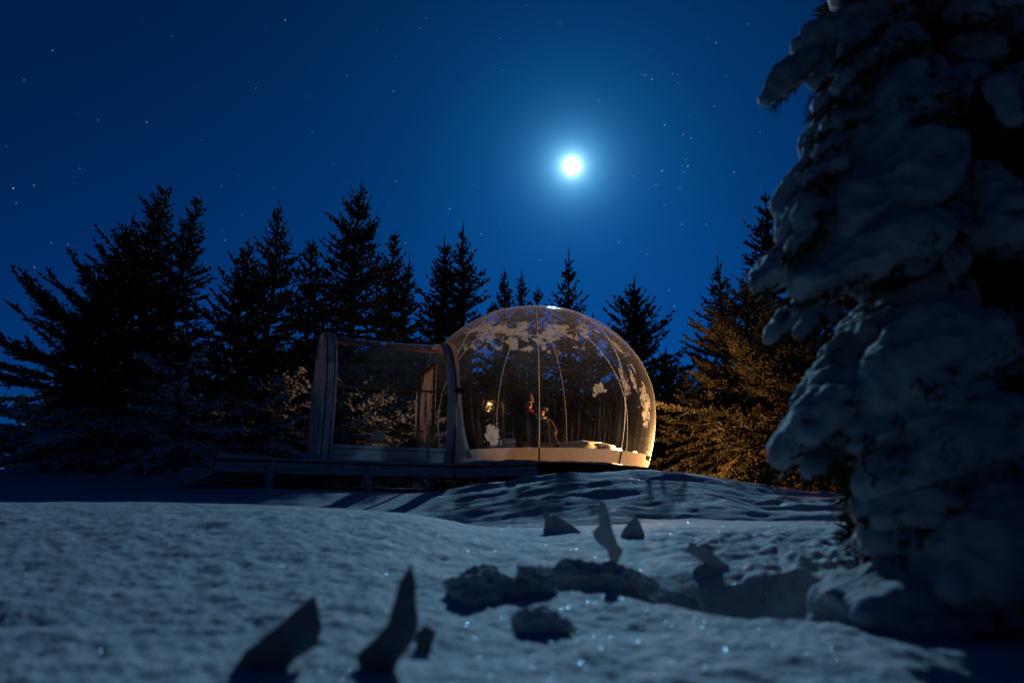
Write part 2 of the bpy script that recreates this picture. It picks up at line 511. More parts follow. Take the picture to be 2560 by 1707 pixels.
ys = np.concatenate([np.linspace(-3, 0.5, 12), 0.55 * (24 / 0.55) ** np.linspace(0, 1, 560), 24 * (3000 / 24) ** np.linspace(0.02, 1, 50)])
us = np.concatenate([np.linspace(-3.2, -0.92, 24)[:-1], np.linspace(-0.92, 0.92, 560), np.linspace(0.92, 3.2, 24)[1:]])
YY, UU = np.meshgrid(ys, us, indexing='ij')
XX = UU * np.maximum(YY, 1.2)
far = YY > 24
XX = XX * (1 + np.clip((YY - 24) / 200, 0, 3))
ZZ = terrain(XX, YY)
n0, n1 = YY.shape
V = np.stack([XX, YY, ZZ], -1).reshape(-1, 3)
ii, jj = np.meshgrid(np.arange(n0 - 1), np.arange(n1 - 1), indexing='ij')
q = (ii * n1 + jj).ravel()
ground = mesh_obj('snow_ground', V, np.stack([q, q + 1, q + n1 + 1, q + n1], 1), M_SNOW, smooth=True)
tag(ground, kind='structure')
# ------------------------------------------------------------------ sky things
moon_o = bmesh.new()
bmesh.ops.create_uvsphere(moon_o, u_segments=32, v_segments=16, radius=900 * 20 / F)
me = bpy.data.meshes.new('moon'); moon_o.to_mesh(me); moon_o.free()
me.polygons.foreach_set('use_smooth', np.ones(len(me.polygons), dtype=bool))
M_MOON = emitter('moon_surface', (1.0, 0.99, 0.97), 9.0)
me.materials.append(M_MOON)
o = bpy.data.objects.new('moon', me); COL.objects.link(o)
o.location = MOON * 900
o.visible_shadow = False   # the sun lamp stands for this moon's own light
tag(o, 'bright white full moon high above the transparent bubble', 'moon')

rs = np.random.RandomState(11)
bright = [(131,126,1.5),(33,470,2.2),(85,463,1.6),(40,508,1.1),(367,305,1.5),(713,50,1.6),(983,228,1.2),(988,142,.9),(368,640,1.2),
          (170,610,1.2),(128,606,1.0),(86,668,1.6),(563,600,1.6),(553,466,1.0),(1613,187,1.6),(1630,198,1.8),(1605,186,1.0),(1682,185,1.1),
          (1695,187,1.0),(1694,207,1.0),(1662,312,2.0),(1708,336,1.5),(1727,345,1.6),(1655,427,2.4),(1714,399,1.1),(1720,412,1.4),(1719,416,1.8),
          (1705,414,1.2),(1708,429,1.0),(1712,429,1.0),(1639,460,1.2),(1643,463,1.0),(1700,470,1.3),(1790,107,1.6),(1786,265,1.3),(1496,252,1.3),
          (1548,604,1.7),(1705,560,1.5),(1124,522,1.8),(990,452,1.4),(1186,462,1.2),(1203,584,1.2),(1014,607,1.2),(868,188,1.1),(1065,45,1.2),(1050,70,1.),
          (1767,560,1.3),(1835,430,1.6),(1616,635,1.4),(1720,805,1.8),(1685,765,1.6),(1672,725,1.5),(430,90,1.),(245,300,1.1),(640,220,1.),(780,330,1.),
          (60,200,1.),(200,420,1.),(1250,95,1.),(1400,60,1.1),(1350,650,1.0),(1250,560,1.1),(1585,440,1.0),(1870,60,1.2),(1900,330,1.0),(80,820,1.2),(20,995,1.2)]
SV, SF = [], []
oct_v = np.array([[1,0,0],[-1,0,0],[0,1,0],[0,-1,0],[0,0,1],[0,0,-1]], float)
oct_f = np.array([[0,2,4],[2,1,4],[1,3,4],[3,0,4],[2,0,5],[1,2,5],[3,1,5],[0,3,5]])
def add_star(p, r):
    SF.append(oct_f + 6 * len(SV)); SV.append(oct_v * r + np.array(p))
for px, py, s in bright:
    add_star(ray(px, py).normalized() * 880, 880 * 0.70 * s / F)
for k in range(1500):
    a = rs.uniform(-pi, pi); zz = rs.uniform(0.02, 0.98); r_ = sqrt(1 - zz * zz)
    add_star(Vector((sin(a) * r_, cos(a) * r_, zz)) * 880, 880 * (0.24 + 0.40 * rs.rand() ** 4) / F)
st = mesh_obj('stars', np.concatenate(SV), np.concatenate(SF), emitter('starlight', (0.55, 0.8, 1.0), 0.75))
tag(st, kind='stuff')

# ------------------------------------------------------------------ spruces
def spruce_mesh(H, R, seed, base_h=0.15, top_bare=0.7, shape=0.85, snow_to=0.45, dens=1.15, droop=1.0, lean=(0, 0), one_side=None, snow_w=1.0, twig_w=1.3, frost_fr=0.0):
    """returns arrays: needle spindles, snow spindles, trunk points"""
    rnd = np.random.RandomState(seed)
    A, B, Wd, K = [], [], [], []        # start, end, width, kind (0 needles, 1 snow)
    def trunk(h):
        t = h / H
        return np.array([lean[0] * t * t + 0.03 * sin(h * 1.7 + seed), lean[1] * t * t + 0.03 * cos(h * 1.3 + seed), h])
    h = base_h
    while h < H - 0.05:
        t = h / H
        nb = rnd.randint(4, 7)
        a0 = rnd.rand() * 6.28
        for b in range(nb):
            az = a0 + 2 * pi * b / nb + rnd.uniform(-0.45, 0.45)
            Lb = R * (1 - t) ** shape * rnd.uniform(0.58, 1.32) + 0.07
            if t > 0.9: Lb *= 0.75
            if one_side is not None:
                Lb *= 1 + one_side[1] * max(0, cos(az - one_side[0]))
            hb = h + rnd.uniform(-0.12, 0.12)
            if hb < 0.05: hb = 0.05
            e0 = RAD(-12 + 62 * t ** 1.3 + rnd.uniform(-8, 8)) * (1 if droop == 1 else 1)
            if t < 0.5: e0 -= RAD(14) * droop * (0.5 - t) * 2
            n = max(4, int(Lb / 0.11))
            s = np.linspace(0, 1, n + 1)
            hor = np.array([cos(az), sin(az), 0.0]); side = np.array([-sin(az), cos(az), 0.0])
            sag = -0.22 * droop * (1 - t) * s ** 2 * Lb + 0.20 * s ** 3 * Lb * (0.6 + t * 0.3)
            P = trunk(hb)[None] + np.outer(s * Lb * cos(e0), hor) + np.outer(s * Lb * sin(e0) + sag, [0, 0, 1]) + np.outer(0.06 * Lb * s * np.sin(s * 4 + az * 3), side)
            A.append(P[:-1]); B.append(P[1:]); Wd.append(np.linspace(0.026, 0.016, n) * twig_w + 0.008); K.append(np.zeros(n))
            # side twigs
            m = int(max(3, Lb / 0.060 * dens))
            sp = np.sort(rnd.uniform(0.08, 1.0, m)); sp[-1] = 1.0
            idx = np.minimum((sp * n).astype(int), n - 1); fr = sp * n - idx
            Q = P[idx] * (1 - fr)[:, None] + P[idx + 1] * fr[:, None]
            D = P[idx + 1] - P[idx]; D /= np.linalg.norm(D, axis=1)[:, None]
            sg = np.where(np.arange(m) % 2 == 0, 1.0, -1.0)
            sg[-1] = 0
            l2 = (0.10 + 0.36 * Lb * (1.02 - sp) * np.clip(sp * 3.0, 0.25, 1)) * rnd.uniform(0.6, 1.25, m)
            l2 = np.minimum(l2, 0.75)
            hang = -0.35 * droop * np.clip(1 - t * 1.6, 0, 1) * rnd.uniform(0.2, 1.5, m) + rnd.uniform(-0.15, 0.35, m) * (0.4 + t)
            D2 = D * rnd.uniform(0.55, 1.0, m)[:, None] + side[None] * (sg * rnd.uniform(0.6, 1.0, m))[:, None] + np.outer(hang, [0, 0, 1.0])
            D2 /= np.linalg.norm(D2, axis=1)[:, None]
            E = Q + D2 * l2[:, None]
            A.append(Q); B.append(E); Wd.append(np.full(m, 0.023 * twig_w)); K.append(np.zeros(m))
            snowy = t < snow_to * rnd.uniform(0.7, 1.15)
            if snowy:
                pick = rnd.rand(m) < 0.75
                Qs, Es = Q[pick], E[pick]
                up = np.array([0, 0, 0.035])
                A.append(Qs + up); B.append(Qs + (Es - Qs) * 0.96 + up); Wd.append(np.full(len(Qs), 0.060 * snow_w) * rnd.uniform(0.6, 1.7, len(Qs))); K.append(np.ones(len(Qs)))
                A.append(P[:-1] + up); B.append(P[1:] + up); Wd.append(np.full(n, 0.06 * snow_w)); K.append(np.ones(n))
            # tertiary shoots
            k3 = np.maximum(2, (l2 / 0.062 * dens).astype(int))
            rep = np.repeat(np.arange(m), k3)
            f3 = rnd.uniform(0.12, 1.0, len(rep))
            Q3 = Q[rep] + (E - Q)[rep] * f3[:, None]
            rv = rnd.normal(0, 1, (len(rep), 3)); rv[:, 2] *= 0.6
            D3 = D2[rep] * 1.0 + rv * 0.78
            D3[:, 2] -= 0.5 * droop * np.clip(1 - t * 1.8, 0, 1)
            D3 /= np.linalg.norm(D3, axis=1)[:, None]
            l3 = rnd.uniform(0.05, 0.12, len(rep)) * (0.8 + 0.3 * (1 - t))
            A.append(Q3); B.append(Q3 + D3 * l3[:, None]); Wd.append(np.full(len(rep), 0.0185 * twig_w)); K.append(np.zeros(len(rep)))
            if snowy:
                pick = rnd.rand(len(rep)) < 0.7
                up = np.array([0, 0, 0.022])
                A.append(Q3[pick] + up); B.append((Q3 + D3 * l3[:, None])[pick] + up); Wd.append(np.full(pick.sum(), 0.036 * snow_w)); K.append(np.ones(pick.sum()))
        h += rnd.uniform(0.13, 0.23) * (1.0 if t < 0.8 else 1.25)
    # leader
    tp = trunk(H); A.append(tp[None] - [[0, 0, 0.1]]); B.append(tp[None] + [[0.02, 0, top_bare * 0.5]]); Wd.append(np.array([0.022])); K.append(np.array([0.]))
    for f_ in np.linspace(0.2, 0.8, 4):
        a = rnd.rand() * 6.28; q_ = tp + np.array([0, 0, top_bare * 0.5 * f_ - 0.1])
        A.append(q_[None]); B.append(q_[None] + [[0.10 * (1 - f_) * cos(a), 0.10 * (1 - f_) * sin(a), 0.06]]); Wd.append(np.array([0.014])); K.append(np.array([0.]))
    return np.concatenate(A), np.concatenate(B), np.concatenate(Wd), np.concatenate(K), [trunk(x) for x in np.linspace(-0.4, H, 14)]

def spindles(A, B, Wd, seed=0, bulge=0.35):
    """three-sided spindle from A to B"""
    n = len(A)
    D = B - A
    L = np.linalg.norm(D, axis=1)[:, None]; Dn = D / np.maximum(L, 1e-6)
    ref = np.tile(np.array([[0.3, 0.5, 0.81]]), (n, 1))
    S = np.cross(Dn, ref); S /= np.maximum(np.linalg.norm(S, axis=1)[:, None], 1e-6)
    U = np.cross(S, Dn)
    M = A + D * bulge
    vs = [A]
    rnd = np.random.RandomState(seed); ph = rnd.rand(n) * 6.28
    for k in range(3):
        a = ph + 2 * pi * k / 3
        vs.append(M + (S * np.cos(a)[:, None] + U * np.sin(a)[:, None]) * Wd[:, None])
    vs.append(B)
    V = np.stack(vs, 1).reshape(-1, 3)
    pat = np.array([[0, 2, 1], [0, 3, 2], [0, 1, 3], [1, 2, 4], [2, 3, 4], [3, 1, 4]])
    Fc = (pat[None] + 5 * np.arange(n)[:, None, None]).reshape(-1, 3)
    return V, Fc

def plant_spruce(px, apex_y, Y, R, seed, label, snow=True, k=1.0, mat=None, group='spruces behind the bubble tent', base=None, **kw):
    top = at(px, apex_y, Y)
    gz = tz(top.x, Y) if base is None else base
    H = (top.z - gz) / k - kw.get('top_bare', 0.7) * 0.5
    root = empty('spruce_tree', (top.x, Y, gz), label, 'tree', group)
    root.scale = (k, k, k)
    A, B, Wd, K, tr = spruce_mesh(H, R, seed, **kw)
    m = K == 0
    V, Fc = spindles(A[m], B[m], Wd[m], seed)
    mesh_obj('crown', V, Fc, mat or M_NEEDLE, root)
    if (~m).any() and snow:
        V, Fc = spindles(A[~m], B[~m], Wd[~m], seed + 1, 0.5)
        mesh_obj('snow_cover', V, Fc, M_DUST, root)
    mb = MB()
    mb.tube(tr, list(np.linspace(0.018 * H + 0.02, 0.012, len(tr))), 7)
    mb.build('trunk', M_BARK, root, smooth=True)
    return root

TREES = [
 # px, apex y, Y, R, seed, label, kw
 (255, 715, 13.6, 2.45, 1, 'low wide snowy spruce at the left edge with boughs reaching out to the left', dict(shape=0.38, snow_to=0.46, one_side=(pi * 1.02, 0.30), dens=1.15, snow_w=1.35)),
 (337, 530, 15.0, 2.0, 2, 'slim-topped spruce just left of the leaning double-tipped one', dict(snow_to=0.4, shape=0.6, one_side=(pi, 0.45))),
 (405, 462, 14.6, 1.5, 3, 'tall spruce with a ragged tip in the far left group', dict(snow_to=0.45, shape=0.5, top_bare=0.4)),
 (468, 482, 15.0, 1.1, 4, 'narrow spruce tip leaning right beside the tall ragged one', dict(snow_to=0.3, shape=0.5, lean=(0.25, 0), top_bare=0.4)),
 (480, 840, 13.2, 1.9, 31, 'short snow-loaded spruce filling the gap left of the deck steps', dict(shape=0.45, snow_to=0.8, snow_w=1.15, droop=1.6)),
 (622, 590, 15.4, 1.7, 5, 'medium spruce between the far left group and the one with the bare tip', dict(snow_to=0.42, shape=0.6)),
 (702, 490, 15.2, 1.8, 6, 'spruce with a long bare tip left of the entrance tunnel', dict(snow_to=0.4, shape=0.68, top_bare=1.0)),
 (785, 585, 16.2, 1.5, 7, 'thin loose spruce just left of the tallest one', dict(snow_to=0.3, dens=0.9, shape=0.6)),
 (690, 850, 13.9, 1.5, 32, 'low snowy spruce right behind the outer end of the tunnel', dict(shape=0.45, snow_to=0.8, snow_w=1.1, droop=1.6)),
 (900, 442, 16.0, 2.1, 8, 'tallest spruce, standing behind the middle of the entrance tunnel', dict(snow_to=0.25, shape=0.62)),
 (985, 570, 16.8, 1.4, 9, 'spruce shoulder just right of the tallest one', dict(snow_to=0.2, shape=0.6)),
 (1022, 625, 16.4, 1.2, 10, 'small spruce with a thin spike left of the twin-tipped pair', dict(snow_to=0.2, top_bare=1.1)),
 (870, 900, 15.0, 1.7, 33, 'low spruce with frosted boughs seen through the tunnel', dict(shape=0.5, snow_to=0.95)),
 (1000, 900, 15.4, 1.7, 37, 'low dark spruce behind the doorway of the tunnel', dict(shape=0.5, snow_to=0.7)),
 (1112, 578, 16.6, 1.5, 11, 'left one of the twin-tipped pair behind the tunnel doorway', dict(snow_to=0.2, shape=0.65)),
 (1160, 545, 16.4, 1.6, 12, 'right one of the twin-tipped pair behind the tunnel doorway', dict(snow_to=0.2, shape=0.68, top_bare=1.0)),
 (1262, 662, 17.0, 1.3, 13, 'small spruce peeking over the left of the bubble', dict(snow_to=0.2, top_bare=0.9)),
 (1306, 668, 17.4, 1.2, 14, 'small spruce tip over the bubble beside its vent ring', dict(snow_to=0.2, dens=0.9, top_bare=0.9)),
 (1345, 705, 17.0, 1.0, 15, 'lowest spruce tip rising over the top of the bubble', dict(snow_to=0.2, dens=0.9)),
 (1418, 610, 17.0, 1.5, 16, 'spruce directly below the moon with its trunk seen through the bubble', dict(snow_to=0.2, dens=0.95, top_bare=1.2)),
 (1250, 880, 18.5, 2.1, 34, 'dark spruce behind the left half of the bubble', dict(shape=0.6, snow_to=0.3)),
 (1480, 840, 18.8, 2.1, 35, 'dark spruce behind the right half of the bubble', dict(shape=0.6, snow_to=0.3)),
 (1582, 682, 16.4, 2.0, 17, 'dark spruce beside the right flank of the bubble', dict(snow_to=0.15, shape=0.72)),
 (1665, 860, 16.8, 1.4, 36, 'low dark spruce between the bubble and the lamplit one', dict(snow_to=0.15, shape=0.6)),
 (1790, 617, 16.2, 1.6, 18, 'spruce with a slender bare spike behind the lamplit one', dict(snow_to=0.12, shape=0.85, top_bare=1.2)),
 (1908, 470, 17.0, 2.1, 19, 'tall spruce partly hidden by the big snowy one on the right', dict(snow_to=0.1, shape=0.8)),
]
for (px, ay, Y, R, sd, lab, kw) in TREES:
    if px < 1200 and px > 230: R *= 0.93; kw = dict(kw, shape=min(0.85, kw.get('shape', 0.85) + 0.10), snow_to=kw['snow_to'] * 0.9)
    k = 1.0 if px < 960 else 1.15 if px < 1050 else 1.5      # the middle and right-hand trees stand further off
    plant_spruce(px, ay, Y * k, R, sd, lab, k=k, **kw)
GOLD = [
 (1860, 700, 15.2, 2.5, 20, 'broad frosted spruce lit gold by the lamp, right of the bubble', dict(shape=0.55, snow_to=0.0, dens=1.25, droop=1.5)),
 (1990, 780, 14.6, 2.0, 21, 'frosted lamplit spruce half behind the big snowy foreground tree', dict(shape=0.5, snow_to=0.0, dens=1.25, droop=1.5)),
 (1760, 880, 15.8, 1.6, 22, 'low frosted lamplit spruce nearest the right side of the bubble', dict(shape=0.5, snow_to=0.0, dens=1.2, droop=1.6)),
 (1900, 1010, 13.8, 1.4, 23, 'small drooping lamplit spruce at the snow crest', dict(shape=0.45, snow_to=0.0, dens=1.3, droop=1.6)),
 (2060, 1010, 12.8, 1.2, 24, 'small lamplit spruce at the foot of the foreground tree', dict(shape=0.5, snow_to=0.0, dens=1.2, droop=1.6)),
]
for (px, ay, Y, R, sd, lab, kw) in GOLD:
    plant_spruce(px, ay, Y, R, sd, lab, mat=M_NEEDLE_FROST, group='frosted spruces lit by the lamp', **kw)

# second row, further back: one low dark spruce repeated
first = None
for n_, (px, ay, Y) in enumerate(((170, 1010, 20), (300, 960, 21), (420, 960, 19.5), (530, 950, 21), (640, 900, 20), (760, 880, 21.5), (880, 890, 20), (960, 860, 22),
                                  (1060, 880, 20.5), (1150, 890, 22), (1340, 930, 21), (1400, 960, 22), (1530, 960, 21), (1640, 930, 22), (1740, 950, 20.5), (1850, 900, 21.5), (1960, 930, 20), (2080, 940, 21.5), (2190, 980, 21), (2300, 960, 22))):
    if first is None:
        Y *= 1.45
        first = plant_spruce(px, ay, Y, 2.0, 77, 'dark spruce of the second row glimpsed between the nearer trees', snow=False, k=1.45, group='second row of spruces', shape=0.5, snow_to=0, base=0.9)
    else:
        Y *= 1.45; p = at(px, ay, Y)
        r = first.copy(); COL.objects.link(r)
        r.location = (p.x, Y, 0.9); r.rotation_euler = (0, 0, n_ * 1.3); sc_ = 1.45 * (p.z - 0.9) / (at(170, 1010, 20 * 1.45).z - 0.9); r.scale = (sc_ * 1.0, sc_ * 1.0, sc_)
        for ch in list(first.children):
            c = ch.copy(); COL.objects.link(c); c.parent = r

# ------------------------------------------------------------------ tent frame of reference
AX = Vector((sin(RAD(68)), cos(RAD(68)), 0))      # along the tunnel towards the bubble
BX = Vector((-AX.y, AX.x, 0))                     # across the tunnel, away from the camera
FLOOR = 1.36
TC1 = Vector((-1.07, 11.9, FLOOR)) + BX * 0.72 + AX * 0.02   # centre line, bubble end of the tunnel
TL = 2.22
TC0 = TC1 - AX * TL
BC = Vector((0.46, 13.75, FLOOR + 1.225))         # bubble centre
BR = 2.4        # plan radius; flatter above the belt, steeper below it
CU, CL = 2.09, 2.86
tent = empty('bubble_tent', (BC.x, BC.y, FLOOR), 'transparent inflated bubble tent with clear entrance tunnel on a wooden deck', 'tent')
def child(mb, name, mat, parent=tent, smooth=False, bevel=0, origin=None):
    """mesh given in world coordinates, parented to a thing at its place"""
    o = mb.build(name, mat, None, smooth, bevel, origin)
    o.parent = parent
    p = parent; off = Vector((0, 0, 0))
    while p is not None:
        off += Vector(p.location); p = p.parent
    o.location = Vector(o.location) - off
    return o
def sph(az, el, r=BR):
    """az 0 faces the camera, grows to the right"""
    k = r / BR
    return BC + Vector((BR * sin(az) * cos(el), -BR * cos(az) * cos(el), sin(el) * (CU if el > 0 else CL))) * k
EL0 = math.asin(-1.21 / CL)
# direction from the bubble to the tunnel
door_az = atan2((-AX).x, -(-AX).y)
DOORW = RAD(24)
OFFB = (TC1 - BC).dot(BX)     # the tunnel's centre line passes a little behind the bubble's
# shell (opening where the collar joins)
mb = MB()
NS, NV_ = 128, 56
rows = []
for j in range(NV_ + 1):
    el = EL0 + (pi / 2 - EL0) * j / NV_
    rows.append([sph(2 * pi * i / NS, el) for i in range(NS)])
mb.grid(rows, close_u=True)
dA = -AX
keep = []
for f in mb.f:
    c = sum((mb.v[i] for i in f), Vector()) / len(f) - BC
    b = c.dot(BX) - OFFB; z = c.z + 1.225
    infront = c.dot(dA) > 0 and (abs(b) / 0.93) ** 2.2 + (max(0, (z - 0.6)) / 1.62) ** 2.2 < 1
    if not infront: keep.append(f)
mb.f = keep
child(mb, 'bubble_film', M_SHELL, smooth=True, origin=BC)
# seams
def seam(pts, r, par, mat=None, name='seam'):
    m = MB(); m.tube(pts, r, 5); child(m, name, mat or M_SEAM, par, smooth=True)
m_, N_ = material('welded_seam')
d_ = N_.n('ShaderNodeBsdfDiffuse'); d_.inputs[0].default_value = (0.7, 0.7, 0.68, 1)
t_ = N_.n('ShaderNodeBsdfTranslucent'); t_.inputs[0].default_value = (0.75, 0.74, 0.72, 1)
x_ = N_.n('ShaderNodeMixShader'); x_.inputs[0].default_value = 0.5
N_.link(d_.outputs[0], x_.inputs[1]); N_.link(t_.outputs[0], x_.inputs[2])
p_ = N_.n('ShaderNodeBsdfTransparent'); y_ = N_.n('ShaderNodeMixShader'); y_.inputs[0].default_value = 0.6
N_.link(p_.outputs[0], y_.inputs[1]); N_.link(x_.outputs[0], y_.inputs[2]); finish(N_, y_.outputs[0])
M_SEAM = m_
RING_R = 1.08
ring_el = math.acos(RING_R / BR)
for k in range(9):
    az = RAD(40 * k)
    if abs((az - door_az + pi) % (2 * pi) - pi) < DOORW * 0.8: continue
    seam([sph(az, EL0 + (ring_el - EL0) * t, BR + 0.002) for t in np.linspace(0, 1, 30)], 0.0095, tent)
seam([sph(2 * pi * k / 60, ring_el, BR + 0.004) for k in range(61)], 0.008, tent, name='vent_ring_seam')

# base skirt: fabric band round the foot of the bubble
SK_EL = math.asin((0.235 - 1.225) / CL)
mb = MB(); rows = []
for j in range(9):
    el = EL0 + (SK_EL - EL0) * j / 8
    rows.append([sph(2 * pi * i / 160, el, BR + 0.012 + 0.006 * sin(i * 1.9 + j) * (j in (2, 3, 4, 5))) for i in range(160)])
mb.grid(rows, close_u=True)
mb.f = [f for f in mb.f if not ((lambda c: c.dot(dA) > 0 and abs(c.dot(BX) - OFFB) < 0.86)(sum((mb.v[i] for i in f), Vector()) / 4 - BC))]
skirt = child(mb, 'base_skirt', M_WHITEFAB, smooth=True)
for k in range(9):
    az = RAD(40 * k)
    if abs((az - door_az + pi) % (2 * pi) - pi) < DOORW: continue
    m = MB(); m.tube([sph(az, EL0 + (SK_EL - EL0) * t, BR + 0.022) for t in np.linspace(0, 1, 6)], 0.011, 5)
    child(m, 'seam_tape', M_ZIP, skirt)
m = MB()
for (a0_, a1_) in ((RAD(62), RAD(70)),):
    m.grid([[sph(a, e, BR + 0.03) for a in np.linspace(a0_, a1_, 5)] for e in (EL0 + 0.05, EL0 + 0.11)])
child(m, 'label_patch', M_GREYFAB, skirt)

# collar from the tunnel hoop to the bubble
def profile(n=40, grow=0.0):
    """tunnel cross-section (b, z) from the near foot over the top to the far foot"""
    pts = []
    for i in range(n + 1):
        t = i / n
        a = -0.62 + (pi + 1.24) * t
        ca, sa = cos(a), sin(a)
        b = -(abs(ca) ** 0.95) * (1 if ca > 0 else -1) * (0.91 + grow)
        z = 0.93 + (abs(sa) ** 0.95) * (1 if sa > 0 else -1) * ((1.32 if sa > 0 else 1.57) + (grow if sa > 0 else 0))
        pts.append((b, max(z, 0.0)))
    return pts
def pp(C, b, z): return C + BX * b + Vector((0, 0, z))
mb = MB(); rows = []
P0 = profile(48, 0.02)
for j, t in enumerate(np.linspace(0, 1, 9)):
    row = []
    for (b, z) in P0:
        a = pp(TC1, b, z)
        # point on the sphere: flare outwards near the floor
        fl = 1 + 0.16 * max(0, 1 - z / 0.7) ** 2
        bb, zz_ = b * fl + OFFB, z * 1.02
        rel = zz_ - 1.225
        q2 = BR ** 2 * (1 - (rel / (CU if rel > 0 else CL)) ** 2) - bb ** 2
        e = BC + BX * bb + Vector((0, 0, rel)) - AX * sqrt(max(q2, 0.05)) * 1.004
        ease = t
        row.append(a.lerp(e, ease) - Vector((0, 0, 0)))
    rows.append(row)
mb.grid(rows)
collar = child(mb, 'collar', M_WHITEFAB, smooth=True)
# flap and oval badge at the near foot of the collar
def collar_pt(t, i): return rows[int(t * 8)][i]
def patch(i0, i1, j0, j1, off, mat, name, par, oval=False):
    m = MB()
    nrm = -BX * 0.93 - Vector((0, 0, 0.0))
    if not oval:
        g = [[rows[j][i] + nrm * off for i in range(i0, i1 + 1)] for j in range(j0, j1 + 1)]
        m.grid(g)
    return child(m, name, mat, par)
patch(1, 7, 1, 6, 0.02, M_GREYFAB, 'fabric_flap', collar)
cp = rows[4][9] - BX * 0.035
m = MB(); n_ = 24
ring = [cp + AX * cos(2 * pi * k / n_) * 0.085 + Vector((0, 0, 1)) * sin(2 * pi * k / n_) * 0.05 for k in range(n_)]
m.add(ring + [p - BX * 0.012 for p in ring], [tuple(range(n_, 2 * n_))] + [(k, (k + 1) % n_, n_ + (k + 1) % n_, n_ + k) for k in range(n_)])
child(m, 'oval_badge', M_BLACK, collar)

# tunnel film, hoops, skirts
PR = profile(48)
mb = MB(); rows_t = []
for t in np.linspace(0, 1, 25):
    C = TC0.lerp(TC1, t)
    sag = -0.035 * sin(pi * t)
    rows_t.append([pp(C, b * (1 + sag * 0.8) + 0.006 * sin(9 * t * 3 + z * 7), z + (sag if z > 1.6 else 0)) for (b, z) in PR])
mb.grid(rows_t)
child(mb, 'tunnel_film', M_TUNNEL, smooth=True, origin=(TC0 + TC1) / 2)
def hoop(t0, t1, grow, mat, name, puff=0.02):
    m = MB(); pr = profile(48, grow)
    rr = []
    for k, t in enumerate(np.linspace(t0, t1, 7)):
        C = TC0 + AX * t
        g = puff * sin(pi * k / 6)
        pr2 = profile(48, grow + g)
        rr.append([pp(C, b, z) for (b, z) in pr2])
    m.grid(rr)
    return child(m, name, mat, smooth=True)
h0 = hoop(-0.03, 0.19, 0.012, M_GREYFAB, 'hoop')
h1 = hoop(TL - 0.15, TL + 0.06, 0.012, M_SLATEFAB, 'hoop')
for hp, tt in ((h0, 0.02), (h0, 0.14), (h1, TL + 0.0)):
    m = MB(); m.tube([pp(TC0 + AX * tt, b, z) for (b, z) in profile(48, 0.045)], 0.011, 5)
    child(m, 'zip', M_ZIP, hp)
# lower fabric band on both sides
for sgn in (-1, 1):
    m = MB(); rr = []
    side_pts = [p for p in profile(96, 0.016) if p[1] < 0.27 and p[0] * sgn > 0]
    for t in np.linspace(0.2, TL - 0.1, 20):
        rr.append([pp(TC0 + AX * t, b + sgn * 0.008 * sin(t * 23 + z * 5), z) for (b, z) in side_pts])
    m.grid(rr); s = child(m, 'foot_band', M_GREYFAB, smooth=True)
    m = MB(); m.tube([pp(TC0 + AX * t, side_pts[-1 if sgn < 0 else 0][0] + sgn * 0.02, 0.17) for t in np.linspace(0.2, TL - 0.1, 10)], 0.006, 4)
    child(m, 'hem', M_ZIP, s)
# outer end wall with fabric border and zips
C = TC0 - AX * 0.02
pr = profile(48, -0.015); pin = [(b * 0.88, 0.08 + (z - 0.03) * 0.93) for (b, z) in pr]
m = MB(); m.grid([[pp(C, b, z) for (b, z) in pr], [pp(C, b, z) for (b, z) in pin]]); child(m, 'end_border', M_GREYFAB)
m = MB(); m.add([pp(C, b, z) for (b, z) in pin] + [pp(C, 0, 0.9)], [(i, i + 1, len(pin)) for i in range(len(pin) - 1)]); child(m, 'end_film', M_TUNNEL)
for b_ in (-0.34, 0.34):
    m = MB(); m.bar(pp(C - AX * 0.01, b_, 0.02), pp(C - AX * 0.01, b_ * 0.9, 1.86), 0.05, 0.014, up=BX); child(m, 'door_zip_strip', M_GREYFAB)
# pine frame inside the tunnel
def wood(a, b, w, h, name='frame_rail'):
    m = MB(); m.bar(a, b, w, h); child(m, name, M_PINE, bevel=0.004)
wood(pp(TC0 + AX * 0.1, 0.0, 2.14), pp(TC1, 0.0, 2.14), 0.07, 0.045)
wood(pp(TC0 + AX * 0.1, -0.74, 1.22), pp(TC1, -0.74, 1.22), 0.035, 0.04)
wood(pp(TC0 + AX * 0.1, 0.74, 0.72), pp(TC1, 0.74, 0.72), 0.035, 0.045)
Dd = TC1 - AX * 0.28
wood(pp(Dd, -0.52, 0), pp(Dd, -0.52, 1.74), 0.06, 0.05, 'door_post')
wood(pp(Dd, 0.56, 0), pp(Dd, 0.56, 1.74), 0.06, 0.05, 'door_post')
wood(pp(Dd, -0.58, 1.77), pp(Dd, 0.62, 1.77), 0.06, 0.055, 'door_lintel')
wood(pp(Dd - AX * 0.02, 0.56, 1.25), pp(Dd - AX * 0.02, 0.16, 1.74), 0.04, 0.045, 'door_brace')
# inner curtain at the doorway, far side
m = MB(); m.grid([[pp(TC1 - AX * (0.12 + 0.02 * sin(z * 5 + b * 30)), b, z) for b in np.linspace(0.60, 0.80, 9)] for z in np.linspace(0.02, 1.5, 14)])
child(m, 'door_curtain', M_WHITEFAB, smooth=True)
# notice sheet hanging from the far rail
m = MB(); c = pp(TC0 + AX * 1.22, 0.70, 0.585); m.bar(c - AX * 0.125, c + AX * 0.125, 0.006, 0.19)
nb_ = child(m, 'notice_sheet', M_PAPER)
